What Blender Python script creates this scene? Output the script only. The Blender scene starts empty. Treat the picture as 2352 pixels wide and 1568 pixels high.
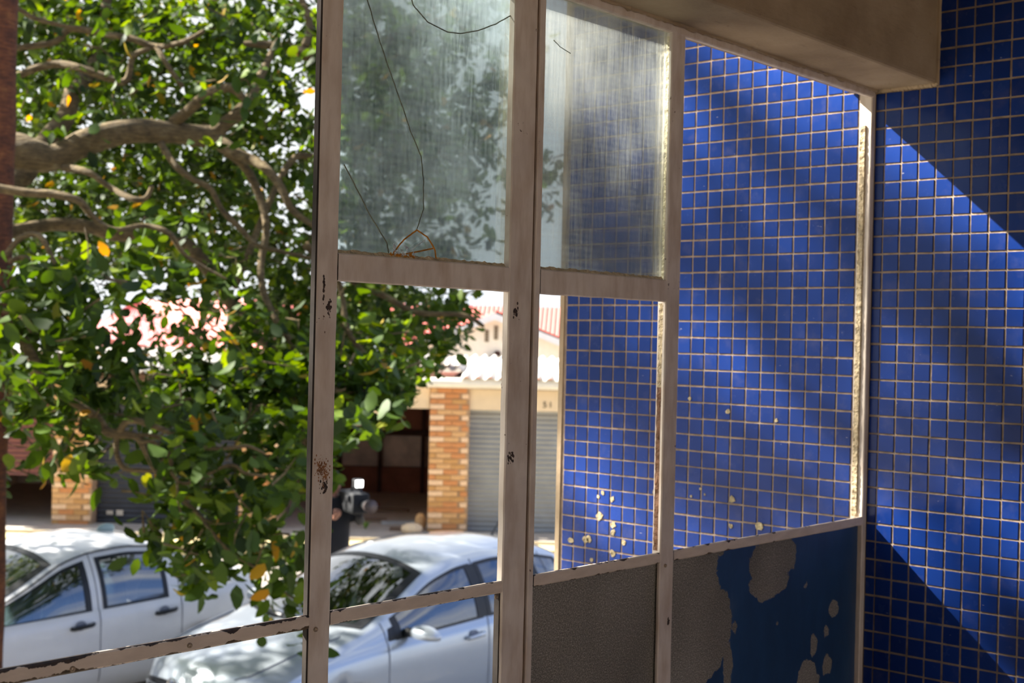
import bpy, math, random
import numpy as np
from mathutils import Vector, Matrix, noise
R_ = random.Random(7)
C = bpy.context.scene.collection
# ------------------------------------------------------------------ camera, sky, sun, exposure
F_PX, YAW, PITCH, ROLL = 3063.41, math.radians(41.8022), math.radians(-0.0724), math.radians(1.3277)
CAMZ = 3.15
CAM = Vector((0, 0, CAMZ))
_f = Vector((math.cos(PITCH)*math.cos(YAW), math.cos(PITCH)*math.sin(YAW), math.sin(PITCH)))
_r = Vector((math.sin(YAW), -math.cos(YAW), 0)); _u = _r.cross(_f)
_c, _s = math.cos(ROLL), math.sin(ROLL)
RR, UU, FF = _c*_r + _s*_u, -_s*_r + _c*_u, _f
cam = bpy.data.objects.new('camera', bpy.data.cameras.new('camera')); C.objects.link(cam)
cam.matrix_world = Matrix((( RR.x, UU.x, -FF.x, 0), (RR.y, UU.y, -FF.y, 0), (RR.z, UU.z, -FF.z, CAMZ), (0, 0, 0, 1)))
cam.data.sensor_width = 23.6; cam.data.lens = F_PX/2352*23.6
cam.data.clip_start = 0.05; cam.data.clip_end = 500
cam.data.dof.use_dof = True; cam.data.dof.focus_distance = 1.17; cam.data.dof.aperture_fstop = 9.5
bpy.context.scene.camera = cam
vs = bpy.context.scene.view_settings
vs.view_transform = 'Standard'; vs.look = 'None'; vs.gamma = 1; vs.use_curve_mapping = False; vs.exposure = 0.3

SUN_K = 1.5                                        # towards the sun: (-1, K, .91 K)
sd = Vector((-1, SUN_K, 0.91*SUN_K)).normalized()
sun = bpy.data.objects.new('sun', bpy.data.lights.new('sun', 'SUN')); C.objects.link(sun)
sun.data.energy = 24.0; sun.data.angle = math.radians(0.53); sun.data.color = (1, .95, .86)
sun.rotation_euler = sd.to_track_quat('Z', 'Y').to_euler()

world = bpy.data.worlds.new('sky'); bpy.context.scene.world = world; world.use_nodes = True
def N(nt, typ, **kw):
    n = nt.nodes.new(typ)
    for k, v in kw.items():
        if k.startswith('i_'):
            n.inputs[k[2:].replace('_', ' ')].default_value = v
        else: setattr(n, k, v)
    return n
nt = world.node_tree; nt.nodes.clear()
tc = N(nt, 'ShaderNodeTexCoord'); mp = N(nt, 'ShaderNodeMapping'); mp.inputs['Scale'].default_value = (1, 1, 2.6)
nz = N(nt, 'ShaderNodeTexNoise', i_Scale=1.7, i_Detail=6.0, i_Roughness=.58)
rp = N(nt, 'ShaderNodeValToRGB'); rp.color_ramp.elements[0].position = .36; rp.color_ramp.elements[1].position = .60
sx = N(nt, 'ShaderNodeSeparateXYZ'); gr = N(nt, 'ShaderNodeValToRGB')
e = gr.color_ramp.elements; e[0].position = 0; e[0].color = (.80, .88, 1.0, 1); e[1].position = .75; e[1].color = (.10, .22, .62, 1)
m_ = gr.color_ramp.elements.new(.25); m_.color = (.26, .46, .98, 1)
mx = N(nt, 'ShaderNodeMix', data_type='RGBA'); mx.inputs['B'].default_value = (1.12, 1.16, 1.2, 1)
bg = N(nt, 'ShaderNodeBackground', i_Strength=1.0); wo = N(nt, 'ShaderNodeOutputWorld')
L = nt.links.new
L(tc.outputs['Generated'], mp.inputs[0]); L(mp.outputs[0], nz.inputs['Vector']); ad = N(nt, 'ShaderNodeMath', operation='MULTIPLY_ADD'); ad.inputs[1].default_value = .13; L(nz.outputs[0], ad.inputs[2]); L(ad.outputs[0], rp.inputs[0])
L(tc.outputs['Generated'], sx.inputs[0]); L(sx.outputs['Y'], ad.inputs[0]); L(sx.outputs['Z'], gr.inputs[0])
L(rp.outputs[0], mx.inputs['Factor']); L(gr.outputs[0], mx.inputs['A']); L(mx.outputs['Result'], bg.inputs[0]); L(bg.outputs[0], wo.inputs[0])

# ------------------------------------------------------------------ helpers
def S(r, g, b):                                    # sRGB 0-255 to linear
    f = lambda c: c/12.92 if c <= .04045 else ((c+.055)/1.055)**2.4
    return (f(r/255), f(g/255), f(b/255), 1)
class NT:
    def __init__(s, name):
        s.m = bpy.data.materials.new(name); s.m.use_nodes = True; s.t = s.m.node_tree
        s.b = s.t.nodes['Principled BSDF']; s.o = s.t.nodes['Material Output']
    def n(s, typ, **kw): return N(s.t, typ, **kw)
    def l(s, a, b): s.t.links.new(a, b)
    def math(s, op, a, b=None, c=None, clamp=False):
        n = s.t.nodes.new('ShaderNodeMath'); n.operation = op; n.use_clamp = clamp
        for i, v in enumerate((a, b, c)):
            if v is None: continue
            if isinstance(v, (int, float)): n.inputs[i].default_value = v
            else: s.l(v, n.inputs[i])
        return n.outputs[0]
    def noise(s, scale, detail=4, rough=.55, vec=None, stretch=None, kind='Object', dist=0):
        tc = s.n('ShaderNodeTexCoord'); v = vec or tc.outputs[kind]
        if stretch:
            mp = s.n('ShaderNodeMapping'); mp.inputs['Scale'].default_value = stretch; s.l(v, mp.inputs[0]); v = mp.outputs[0]
        n = s.n('ShaderNodeTexNoise', i_Scale=scale, i_Detail=float(detail), i_Roughness=rough, i_Distortion=float(dist)); s.l(v, n.inputs['Vector'])
        return n.outputs[0]
    def ramp(s, fac, stops, interp='LINEAR'):
        r = s.n('ShaderNodeValToRGB'); r.color_ramp.interpolation = interp
        el = r.color_ramp.elements
        while len(el) < len(stops): el.new(.5)
        for e, (p, c) in zip(el, stops):
            e.position = p; e.color = c if len(c) == 4 else (*c, 1)
        s.l(fac, r.inputs[0]); return r.outputs[0]
    def mix(s, f, a, b):
        n = s.n('ShaderNodeMix', data_type='RGBA')
        if isinstance(f, (int, float)): n.inputs['Factor'].default_value = f
        else: s.l(f, n.inputs['Factor'])
        for k, v in (('A', a), ('B', b)):
            if isinstance(v, tuple): n.inputs[k].default_value = v
            else: s.l(v, n.inputs[k])
        return n.outputs['Result']
    def col(s, v):
        if isinstance(v, tuple): s.b.inputs['Base Color'].default_value = v
        else: s.l(v, s.b.inputs['Base Color'])
    def set(s, **kw):
        for k, v in kw.items():
            k = k.replace('_', ' ')
            if isinstance(v, (int, float, tuple)): s.b.inputs[k].default_value = v
            else: s.l(v, s.b.inputs[k])
    def bump(s, h, strength=.3, dist=.002):
        b = s.n('ShaderNodeBump', i_Strength=strength, i_Distance=dist); s.l(h, b.inputs['Height']); s.l(b.outputs[0], s.b.inputs['Normal'])
def plain(name, col, rough=.6, metal=0, var=.12, scale=6, bump=0, spec=.5, coat=0, stretch=None):
    m = NT(name); n = m.noise(scale, stretch=stretch)
    d = tuple(c*(1-var) for c in col[:3])+(1,); l_ = tuple(min(1, c*(1+var)) for c in col[:3])+(1,)
    m.col(m.ramp(n, [(.3, d), (.7, l_)])); m.set(Roughness=rough, Metallic=metal, Specular_IOR_Level=spec, Coat_Weight=coat)
    if bump: m.bump(n, bump, .01)
    return m.m

class MB:
    def __init__(s): s.v = []; s.f = []
    def quad(s, a, b, c, d):
        i = len(s.v); s.v += [tuple(a), tuple(b), tuple(c), tuple(d)]; s.f.append((i, i+1, i+2, i+3)); return s
    def poly(s, pts):
        i = len(s.v); s.v += [tuple(p) for p in pts]; s.f.append(tuple(range(i, i+len(pts)))); return s
    def box(s, a, b, bev=0):
        x0, x1 = sorted((a[0], b[0])); y0, y1 = sorted((a[1], b[1])); z0, z1 = sorted((a[2], b[2])); i = len(s.v)
        s.v += [(x, y, z) for x in (x0, x1) for y in (y0, y1) for z in (z0, z1)]
        s.f += [tuple(i+k for k in q) for q in ((0, 1, 3, 2), (4, 6, 7, 5), (0, 4, 5, 1), (2, 3, 7, 6), (0, 2, 6, 4), (1, 5, 7, 3))]; return s
    def tube(s, pts, rad, n=8, cap=True):
        pts = [Vector(p) for p in pts]; rings = []; base = len(s.v)
        up = Vector((0.13, .27, 1)).normalized()
        for k, p in enumerate(pts):
            t = (pts[min(k+1, len(pts)-1)]-pts[max(k-1, 0)]);
            if t.length < 1e-9: t = Vector((0, 0, 1))
            t.normalize(); a = t.cross(up)
            if a.length < .1: a = t.cross(Vector((1, 0, 0)))
            a.normalize(); b = t.cross(a).normalized(); r = rad[k] if isinstance(rad, (list, tuple)) else rad
            for j in range(n):
                an = 2*math.pi*j/n; s.v.append(tuple(p + a*(r*math.cos(an)) + b*(r*math.sin(an))))
        for k in range(len(pts)-1):
            for j in range(n):
                q = base+k*n; s.f.append((q+j, q+(j+1) % n, q+n+(j+1) % n, q+n+j))
        if cap:
            s.f.append(tuple(base+j for j in range(n))[::-1]); q = base+(len(pts)-1)*n; s.f.append(tuple(q+j for j in range(n)))
        return s
    def grid(s, P):                                # P[i][j] points
        b = len(s.v); n, m = len(P), len(P[0])
        for row in P: s.v += [tuple(p) for p in row]
        for i in range(n-1):
            for j in range(m-1):
                s.f.append((b+i*m+j, b+i*m+j+1, b+(i+1)*m+j+1, b+(i+1)*m+j))
        return s
    def ell(s, c, r, nu=14, nv=9):
        P = []
        for i in range(nv+1):
            th = math.pi*i/nv; P.append([(c[0]+r[0]*math.sin(th)*math.cos(2*math.pi*j/nu), c[1]+r[1]*math.sin(th)*math.sin(2*math.pi*j/nu), c[2]+r[2]*math.cos(th)) for j in range(nu+1)])
        return s.grid(P)
    def mesh(s, name, smooth=False):
        me = bpy.data.meshes.new(name); me.from_pydata(s.v, [], s.f); me.update()
        if smooth: me.polygons.foreach_set('use_smooth', [True]*len(me.polygons))
        return me
    def build(s, name, m, parent=None, smooth=False, bev=0, label=None, weld=False):
        me = s.mesh(name, smooth); me.materials.append(m)
        o = bpy.data.objects.new(name, me); C.objects.link(o); o.parent = parent
        if weld or smooth:
            import bmesh
            bm = bmesh.new(); bm.from_mesh(me); bmesh.ops.remove_doubles(bm, verts=bm.verts, dist=1e-5)
            bmesh.ops.recalc_face_normals(bm, faces=bm.faces); bm.to_mesh(me); bm.free()
        if bev:
            md = o.modifiers.new('bevel', 'BEVEL'); md.width = bev; md.segments = 2; md.limit_method = 'ANGLE'
        if label: o['label'] = label
        return o
def inst(name, me, parent, mat):
    o = bpy.data.objects.new(name, me); C.objects.link(o); o.parent = parent; o.matrix_local = mat; return o
def empty(name, loc=(0, 0, 0), rz=0, parent=None):
    o = bpy.data.objects.new(name, None); C.objects.link(o); o.location = loc; o.rotation_euler = (0, 0, rz); o.empty_display_size = .1; o.parent = parent; return o
def tag(o, label=None, cat=None, group=None, kind=None):
    for k, v in (('label', label), ('category', cat), ('group', group), ('kind', kind)):
        if v: o[k] = v
    return o
def px(x, y, d):                                   # photo pixel + distance along the lens axis -> world
    return CAM + FF*d + RR*((x-1176)/F_PX*d) - UU*((y-784)/F_PX*d)
U_ = .025                                          # one mosaic pitch
def U(x, y, z): return (x*U_, y*U_, CAMZ+z*U_)
def lerp(a, b, t): return a+(b-a)*t
def prof(tab, s):
    if s <= tab[0][0]: return tab[0][1]
    for (a, va), (b, vb) in zip(tab, tab[1:]):
        if s <= b:
            t = (s-a)/(b-a); return va+(vb-va)*t
    return tab[-1][1]
def sprof(tab, s, w=.06):                          # smoothed
    return sum(prof(tab, s+k*w) for k in (-2, -1, 0, 1, 2))/5

# ------------------------------------------------------------------ materials
def mat_paint(name, chips=True, amount=.0):
    m = NT(name)
    base = m.ramp(m.noise(22, 5), [(.3, S(196, 183, 170)), (.7, S(214, 202, 188))])
    st = m.ramp(m.noise(70, 3, .6, stretch=(1, 1, .25)), [(.42, (1, 1, 1)), (.78, (.74, .66, .58))])
    mm = m.n('ShaderNodeMix', data_type='RGBA', blend_type='MULTIPLY'); mm.inputs['Factor'].default_value = 1
    m.l(base, mm.inputs['A']); m.l(st, mm.inputs['B']); col = mm.outputs['Result']
    if chips:
        ch = m.noise(190, 6, .62); big = m.noise(16, 2)
        a = m.math('ADD', ch, m.math('MULTIPLY', big, .5)); mask = m.ramp(a, [(.985-amount, (0, 0, 0)), (1.0-amount, (1, 1, 1))])
        col = m.mix(mask, col, m.ramp(m.noise(300), [(.4, S(48, 36, 28)), (.6, S(96, 62, 40))]))
        h = m.math('SUBTRACT', 1, mask); m.bump(h, .4, .0006)
    m.col(col); m.set(Roughness=.55); return m.m
M_PAINT = mat_paint('cream_frame_paint')

def mat_sill():                                    # bar whose paint has flaked off along both edges
    m = NT('flaking_sill_paint'); tc = m.n('ShaderNodeTexCoord'); sp = m.n('ShaderNodeSeparateXYZ'); m.l(tc.outputs['Object'], sp.inputs[0])
    z = m.math('DIVIDE', m.math('SUBTRACT', sp.outputs['Z'], CAMZ-9.64*U_), .24*U_)       # -1..1 across the bar
    az = m.math('ABSOLUTE', z); nn = m.noise(48, 6, .55, stretch=(1, 1, .8)); fine = m.noise(420, 3)
    fade = m.ramp(m.math('DIVIDE', sp.outputs['X'], 1.75), [(.25, (1, 1, 1)), (.52, (.42, .42, .42)), (1, (.22, .22, .22))])
    a = m.math('ADD', az, m.math('MULTIPLY', m.math('SUBTRACT', nn, .5), 2.6)); a = m.math('ADD', a, m.math('MULTIPLY', m.math('SUBTRACT', fine, .5), .25))
    thr = m.math('SUBTRACT', 1.22, m.math('MULTIPLY', fade, .60))
    mask = m.math('MULTIPLY', m.math('SUBTRACT', a, thr), 14, clamp=True)
    base = m.ramp(m.noise(40, 5, stretch=(1, 1, 3)), [(.3, S(194, 178, 160)), (.7, S(212, 196, 178))])
    top = m.math('GREATER_THAN', z, .35)
    rust = m.mix(top, m.ramp(m.noise(200), [(.4, S(70, 56, 36)), (.6, S(92, 72, 46))]), m.ramp(m.noise(200), [(.4, S(34, 28, 30)), (.6, S(58, 44, 38))]))
    m.col(m.mix(mask, base, rust)); m.set(Roughness=.6); m.bump(m.math('SUBTRACT', 1, mask), .5, .0006); return m.m
M_SILL = mat_sill()
def mat_tile(name, offset):
    m = NT(name); oi = m.n('ShaderNodeObjectInfo'); ge = m.n('ShaderNodeNewGeometry')
    rnd = m.math('FRACT', m.math('ADD', oi.outputs['Random'], ge.outputs['Random Per Island']))
    base = m.ramp(rnd, [(0, (.005, .021, .125, 1)), (.5, (.006, .026, .15, 1)), (1, (.008, .032, .18, 1))])
    dust = m.ramp(m.noise(28, 6, .6, kind='Generated' if False else 'Object', vec=ge.outputs['Position']), [(.55, (0, 0, 0)), (.95, (.14, .14, .14))])
    scr = m.ramp(m.noise(160, 2, .7, vec=ge.outputs['Position'], stretch=(1, .35, 1)), [(.74, (0, 0, 0)), (.8, (.55, .55, .55))])
    col = m.mix(dust, base, S(150, 140, 130)); col = m.mix(scr, col, S(170, 170, 175))
    m.col(col); m.set(Roughness=m.ramp(m.noise(50, vec=ge.outputs['Position']), [(.3, (.12, .12, .12)), (.8, (.34, .34, .34))]), Specular_IOR_Level=.22)
    m.bump(m.noise(130, 2, vec=ge.outputs['Position']), .12, .001); return m.m
M_TILE = mat_tile('blue_glazed_mosaic', 0)
M_GROUT = plain('beige_grout', S(138, 120, 102), .9, var=.35, scale=60, bump=.4)
def mat_plaster():
    m = NT('soiled_cream_plaster'); a = m.noise(7, 6, .62); b = m.noise(55, 5, .7, stretch=(.4, 1, 1.4))
    c = m.ramp(a, [(.3, S(132, 112, 86)), (.55, S(160, 140, 112)), (.8, S(176, 158, 132))])
    mk = m.ramp(b, [(.62, (0, 0, 0)), (.75, (.6, .6, .6))]); m.col(m.mix(mk, c, S(84, 62, 44))); m.set(Roughness=.85); m.bump(b, .35, .004); return m.m
M_PLASTER = mat_plaster()
M_RAW = plain('broken_plaster', S(150, 136, 104), .95, var=.4, scale=90, bump=.8)

# glazed panes: clear glass under a film of dust
def mat_glass(name, dirt, tint, streak):
    m = NT(name); t = m.t; t.nodes.remove(m.b); ge = m.n('ShaderNodeNewGeometry'); pos = ge.outputs['Position']
    gl = m.n('ShaderNodeBsdfGlossy', i_Roughness=.04); tr = m.n('ShaderNodeBsdfTransparent'); tr.inputs[0].default_value = (.90, .96, .95, 1)
    fr = m.n('ShaderNodeFresnel', i_IOR=1.5); m1 = m.n('ShaderNodeMixShader')
    fac = m.math('MULTIPLY', fr.outputs[0], .8); m.l(fac, m1.inputs[0]); m.l(tr.outputs[0], m1.inputs[1]); m.l(gl.outputs[0], m1.inputs[2])
    tl = m.n('ShaderNodeBsdfTranslucent'); tl.inputs[0].default_value = tint; df = m.n('ShaderNodeBsdfDiffuse'); df.inputs[0].default_value = tint
    m2 = m.n('ShaderNodeMixShader'); m2.inputs[0].default_value = .35; m.l(tl.outputs[0], m2.inputs[1]); m.l(df.outputs[0], m2.inputs[2])
    sp = m.n('ShaderNodeSeparateXYZ'); m.l(pos, sp.inputs[0])
    d = m.noise(9, 5, .6, vec=pos, stretch=(1, 1, .6)); fine = m.noise(210, 4, .7, vec=pos, stretch=(1, 1, streak))
    # weave of fine dirt lines left by an old screen
    wx = m.math('SINE', m.math('MULTIPLY', sp.outputs['X'], 1500)); wz = m.math('SINE', m.math('MULTIPLY', m.math('ADD', sp.outputs['Z'], m.math('MULTIPLY', sp.outputs['X'], .02)), 900))
    w = m.math('ADD', m.math('MULTIPLY', wx, .015), m.math('MULTIPLY', wz, .018))
    up = m.math('MULTIPLY', m.math('SUBTRACT', sp.outputs['Z'], CAMZ+.2), .35)
    a = m.math('ADD', m.math('MULTIPLY', m.math('SUBTRACT', d, .5), .7), m.math('MULTIPLY', m.math('SUBTRACT', fine, .5), .55))
    a = m.math('ADD', m.math('ADD', a, w), up)
    a = m.math('ADD', a, dirt, clamp=False); a = m.math('MINIMUM', m.math('MAXIMUM', a, .04), .9)
    m3 = m.n('ShaderNodeMixShader'); m.l(a, m3.inputs[0]); m.l(m1.outputs[0], m3.inputs[1]); m.l(m2.outputs[0], m3.inputs[2]); m.l(m3.outputs[0], m.o.inputs[0])
    return m.m
M_GLASS_A = mat_glass('dusty_cracked_glass', .15, (.40, .47, .50, 1), .18)
M_GLASS_B = mat_glass('grimy_glass', .09, (.50, .50, .48, 1), .10)
M_PUTTY = plain('old_putty', S(186, 168, 136), .95, var=.35, scale=120, bump=.9)
M_RUSTC = plain('rust_stain', S(170, 110, 30), .9, var=.5, scale=160)
M_CRACK = plain('crack_edge', S(96, 100, 84), .4, var=.3, scale=90)
M_SHARD = plain('crazed_glass', S(215, 225, 230), .25, var=.2, scale=200, bump=1)

# ------------------------------------------------------------------ the tiled wall: two stretches, either side of the window
XW = 68.954
def tile_mesh():
    b = MB(); h = .446; k = .40; d = .055
    P = [(-h, -h), (h, -h), (h, h), (-h, h)]; Q = [(-k, -k), (k, -k), (k, k), (-k, k)]
    v = [(0.0, y*U_, z*U_) for y, z in P]+[(-d*U_*.6, y*U_, z*U_) for y, z in P]+[(-d*U_, y*U_*.985*1.09, z*U_*.985*1.09) for y, z in Q]
    b.v = v; b.f = [(8, 9, 10, 11)[::-1]]+[(i, (i+1) % 4, 4+(i+1) % 4, 4+i)[::-1] for i in range(4)]+[(4+i, 4+(i+1) % 4, 8+(i+1) % 4, 8+i)[::-1] for i in range(4)]
    return b
TB = tile_mesh(); TILE = TB.mesh('tile'); TILE.materials.append(M_TILE)
def tiled_wall(name, label, y0, y1, z0, z1, yl, zl, parts_key, skip=()):
    w = MB().box(U(XW+.05, y0, z0), U(XW+6, y1, z1)).build(name, M_GROUT); tag(w, label, kind='structure')
    cells = []
    j = math.floor((y0-yl))
    ys = [yl+k for k in range(int(math.floor(y0-yl))-1, int(math.ceil(y1-yl))+1)]
    zs = [zl+k for k in range(int(math.floor(z0-zl))-1, int(math.ceil(z1-zl))+1)]
    for a in ys:
        for c in zs:
            ya, yb, za, zb = max(a, y0), min(a+1, y1), max(c, z0), min(c+1, z1)
            if yb-ya < .25 or zb-za < .25: continue
            cells.append((ya, yb, za, zb))
    cells.sort(key=parts_key)
    rest = MB(); r = random.Random(3)
    for k, (ya, yb, za, zb) in enumerate(cells):
        cy, cz = (ya+yb)/2, (za+zb)/2
        if any((cy-a)**2+(cz-b)**2 < c*c for a, b, c in skip): continue
        M = Matrix.Translation(U(XW+.05, cy+r.uniform(-.012, .012), cz+r.uniform(-.012, .012))) @ Matrix.Rotation(r.uniform(-.012, .012), 4, 'X') @ Matrix.Rotation(r.uniform(-.006, .006), 4, 'Y') @ Matrix.Rotation(r.uniform(-.006, .006), 4, 'Z') @ Matrix.Diagonal((1, (yb-ya), (zb-za), 1))
        if k < 300: inst('tile', TILE, w, M)
        else:
            i = len(rest.v); rest.v += [tuple(M @ Vector(v)) for v in TB.v]; rest.f += [tuple(i+q for q in f) for f in TB.f]
    if rest.v: o = rest.build('tiling', M_TILE, w); o['kind'] = 'stuff'
    return w
wall_in = tiled_wall('wall_right', 'blue mosaic wall inside the window with a slanting patch of sunlight', -60, 34.78, -62, 34, 34.214, 13.234,
    lambda c: (0 if c[0] > 24.5 and -19 < c[2] < 19.5 else 1, -c[0]))
CH = [(54.75, -13.08, .30), (53.39, -9.8, .2), (53.74, -10.11, .18), (52.6, -10.15, .26), (53.6, -11.38, .35), (52.5, -11.8, .3), (52.5, -12.3, .28), (55.96, -13.22, .28), (54.46, -12.96, .3),
      (51.6, -12.85, .22), (52.49, -13.66, .3), (54.16, -14.3, .22), (49.23, -9.35, .26), (43.99, -4.04, .2), (40.65, -4.38, .16), (43.54, -9.32, .3), (41.6, -10.7, .36), (46.76, -3.38, .16), (45.81, -8.87, .12), (43.6,-10.9,.2), (46.5,-9.4,.12), (45.5,-9.2,.1)]
wall_out = tiled_wall('wall_outside', 'blue mosaic wall stretching outdoors beyond the window, with chipped tiles', 34.78, 57.0, -60, 30, 34.813, 13.404,
    lambda c: (0 if -15.5 < c[2] < 14.2 else 1, 1 if 49.5 < c[0] and c[2] > 2 else 0, c[0] if c[2] > 0 else c[0]-10))
cp = MB()
rr = random.Random(5)
for y, z, r in CH:
    n = 9; r *= .85; cp.poly([U(XW-.045, y+r*rr.uniform(.6, 1.15)*math.cos(2*math.pi*k/n), z+r*rr.uniform(.6, 1.15)*math.sin(2*math.pi*k/n)) for k in range(n)][::-1])
cp.build('chipped_glaze', M_RAW, wall_out, label='bare spots where the glaze has flaked away')
MB().box(U(XW-.05, 57, -60), U(XW+6, 57.35, 30)).build('wall_end', M_PLASTER, wall_out)

# ------------------------------------------------------------------ room shell
lint = MB().box(U(-60, 31.24, 14.38), U(XW+.02, 36.35, 40)).build('wall_front', M_PLASTER, bev=.004)
tag(lint, 'soiled cream plaster beam above the window', kind='structure')
b = MB(); P = []
for i in range(60):                                # rough bead of plaster where the beam meets the tiles and the frame
    y = 31.15+i*(3.7/59); P.append(U(XW-.02, y, 14.36+.03*math.sin(i*1.7)))
b.tube(P, [U_*(.13+.05*rr.random()) for _ in P], 6)
P = [U(XW-.02, 31.2, 14.3+k*.35) for k in range(40)]; b.tube(P, [U_*(.10+.05*rr.random()) for _ in P], 6)
b.build('plaster_bead', M_PLASTER, lint)
b = MB(); P = [U(40+k*.25, 34.66, 14.36+.02*math.sin(k)) for k in range(116)]
b.tube(P, [U_*(.07+.09*rr.random()) for _ in P], 6); b.build('plaster_seam', M_PLASTER, lint)
lo = MB().box(U(-60, 34.5, -62), U(XW, 37, -41)).box(U(-120, 34.5, -62), U(13, 37, 15)).build('wall_low', M_PLASTER); tag(lo, 'cream plaster wall under the window and added pier beside it', kind='structure')  # second box is an unseen pier, added to cut ambient light indoors
M_CEIL = plain('grey_ceiling', S(150, 140, 126), .9)
tag(MB().box(U(-120, -100, 34), U(XW+6, 31.2, 40)).build('ceiling', M_CEIL), kind='structure')
M_FLOOR = plain('concrete_floor', S(186, 166, 142), .8, scale=3)
tag(MB().box(U(-400, -640, -66), U(XW+200, 37, -62)).build('floor', M_FLOOR), kind='structure')  # runs on behind as an unseen yard, added for warm bounce light
bw = MB().box(U(-120, -104, -62), U(-80, -100, 34)).box(U(30, -104, -62), U(XW, -100, 34)).box(U(-80, -104, 26), U(30, -100, 34)).build('wall_back', M_PLASTER); tag(bw, kind='structure')  # unseen; wide opening shaped to let fill light reach the frame
tag(MB().box(U(-122, -104, -62), U(-118, 36, 34)).build('wall_left', M_PLASTER), kind='structure')

# ------------------------------------------------------------------ the steel window
win = empty('window_1'); tag(win, 'old cream-painted steel window, half its panes missing', kind='structure')
YF = 34.78; HB = -41
def bar(name, x0, x1, z0, z1, m=M_PAINT, web=.5, vertical=True, t=.16, wob=.012, YF=34.78):
    b = MB(); rr = random.Random(int(abs(x0*13+z0*7)))
    n = max(2, int(((z1-z0) if vertical else (x1-x0))/.8))
    # face plate with slightly uneven edges
    A, B = [], []
    for k in range(n+1):
        s = k/n; j0, j1 = rr.uniform(-wob, wob), rr.uniform(-wob, wob)
        if vertical: z = lerp(z0, z1, s); a = (x0+j0, z); c = (x1+j1, z)
        else: x = lerp(x0, x1, s); a = (x, z0+j0); c = (x, z1+j1)
        A.append(a); B.append(c)
    e = .05
    rows = []
    for (ax, az), (bx, bz) in zip(A, B):
        dx, dz = (e, 0) if vertical else (0, e)
        rows.append([U(ax, YF+t, az), U(ax, YF+e, az), U(ax+dx, YF, az+dz), U(bx-dx, YF, bz-dz), U(bx, YF+e, bz), U(bx, YF+t, bz), U(ax, YF+t, az)])
    b.grid(rows)
    if web:
        if vertical:
            c = lerp(x0, x1, .52); b.box(U(c-.09, YF+t, z0), U(c+.09, YF+t+web, z1))
        else:
            c = lerp(z0, z1, .5); b.box(U(x0, YF+t, c-.08), U(x1, YF+t+web, c+.08))
    return b.build(name, m, win, weld=True)
bar('mullion', 29.0, 29.93, HB, 16, web=.42)
bar('mullion', 38.66, 40.03, HB, 16, web=.35, t=.3); bar('mullion', 40.19, 40.54, HB, 16, web=.6, t=.3)
MB().box(U(39.9, YF+.13, HB), U(40.3, YF+.28, 16)).build('mullion_joint', M_RUSTC if False else plain('rusty_joint', S(92, 66, 42), .9, var=.4, scale=90), win)
bar('mullion', 49.22, 50.28, HB, 16, web=.62)
bar('jamb', 68.52, 68.98, HB, 15, web=0, t=.75)
bar('jamb', -2, -1, HB, 16)
bar('head', -2, 68.6, 13.95, 14.9, vertical=False, t=.25, web=0, YF=34.73)
bar('transom', 29.93, 38.66, 1.86, 2.84, vertical=False, web=.4)
bar('transom', 40.54, 49.22, 1.86, 2.86, vertical=False, web=.4)
for a, c in ((-1, 29.0), (29.93, 38.66), (40.54, 49.22), (50.28, 68.55)):
    bar('sill_bar', a, c, -9.88, -9.4, M_SILL, vertical=False, web=.5, t=.14, wob=.008)
# putty left along the web of the bars
def putty(x, z0, z1, y=YF+.36, w=.13, m=None):
    b = MB(); P = []; n = int((z1-z0)/.13); q = random.Random(int(x*7+z1*3))
    for k in range(n+1):
        z = lerp(z0, z1, k/n); j = q.uniform(-.03, .03)
        P.append([U(x-w+j, y+.3, z), U(x-w+j, y, z), U(x+.02, y-.05+q.uniform(-.02, .02), z)])
    return b.grid(P).build('putty', m or M_PUTTY, win)
M_PUTTYD = plain('rust_stained_putty', S(112, 82, 62), .95, var=.45, scale=70, bump=.9)
putty(39.2, -1.5, 1.8); putty(39.2, -9.4, -1.5, m=M_PUTTYD); putty(39.3, -20, -9.9); putty(49.72, -2.0, 1.8); putty(49.72, -9.4, -2.0, m=M_PUTTYD);
MB().box(U(28.93, YF+.03, HB), U(29.01, YF+.24, 16)).build('rusty_edge', plain('blackened_edge', S(44, 36, 30), .9, var=.4, scale=60), win)
MB().box(U(38.6, YF+.1, HB), U(38.68, YF+.36, -9.88)).build('rusty_edge', bpy.data.materials['blackened_edge'], win)
putty(39.2, 2.9, 14); putty(49.7, 2.9, 13.9, w=.14)
putty(68.5, -9.4, 12.4, YF+.35, .1)
def hputty(x0, x1, z):
    P = []; n = int((x1-x0)/.14); q = random.Random(4)
    for k in range(n+1):
        x = lerp(x0, x1, k/n); P.append([U(x, YF+.5, z), U(x, YF+.28, z+.13+q.uniform(-.03, .04)), U(x, YF+.16, z-.02)])
    MB().grid(P).build('putty', M_PUTTY, win)
hputty(29.95, 38.64, 2.84); hputty(40.55, 49.2, 2.86)
def pane(x0, x1, z0, z1, m, y=YF+.3):
    return MB().box(U(x0, y, z0), U(x1, y+.12, z1)).build('pane', m, win)
pane(29.75, 38.9, 2.7, 14.3, M_GLASS_A)['label'] = 'dusty pane with long cracks and a shattered bottom corner'
pane(40.4, 49.4, 2.7, 14.3, M_GLASS_B)['label'] = 'grimy streaked pane beside the thick mullion'
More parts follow.
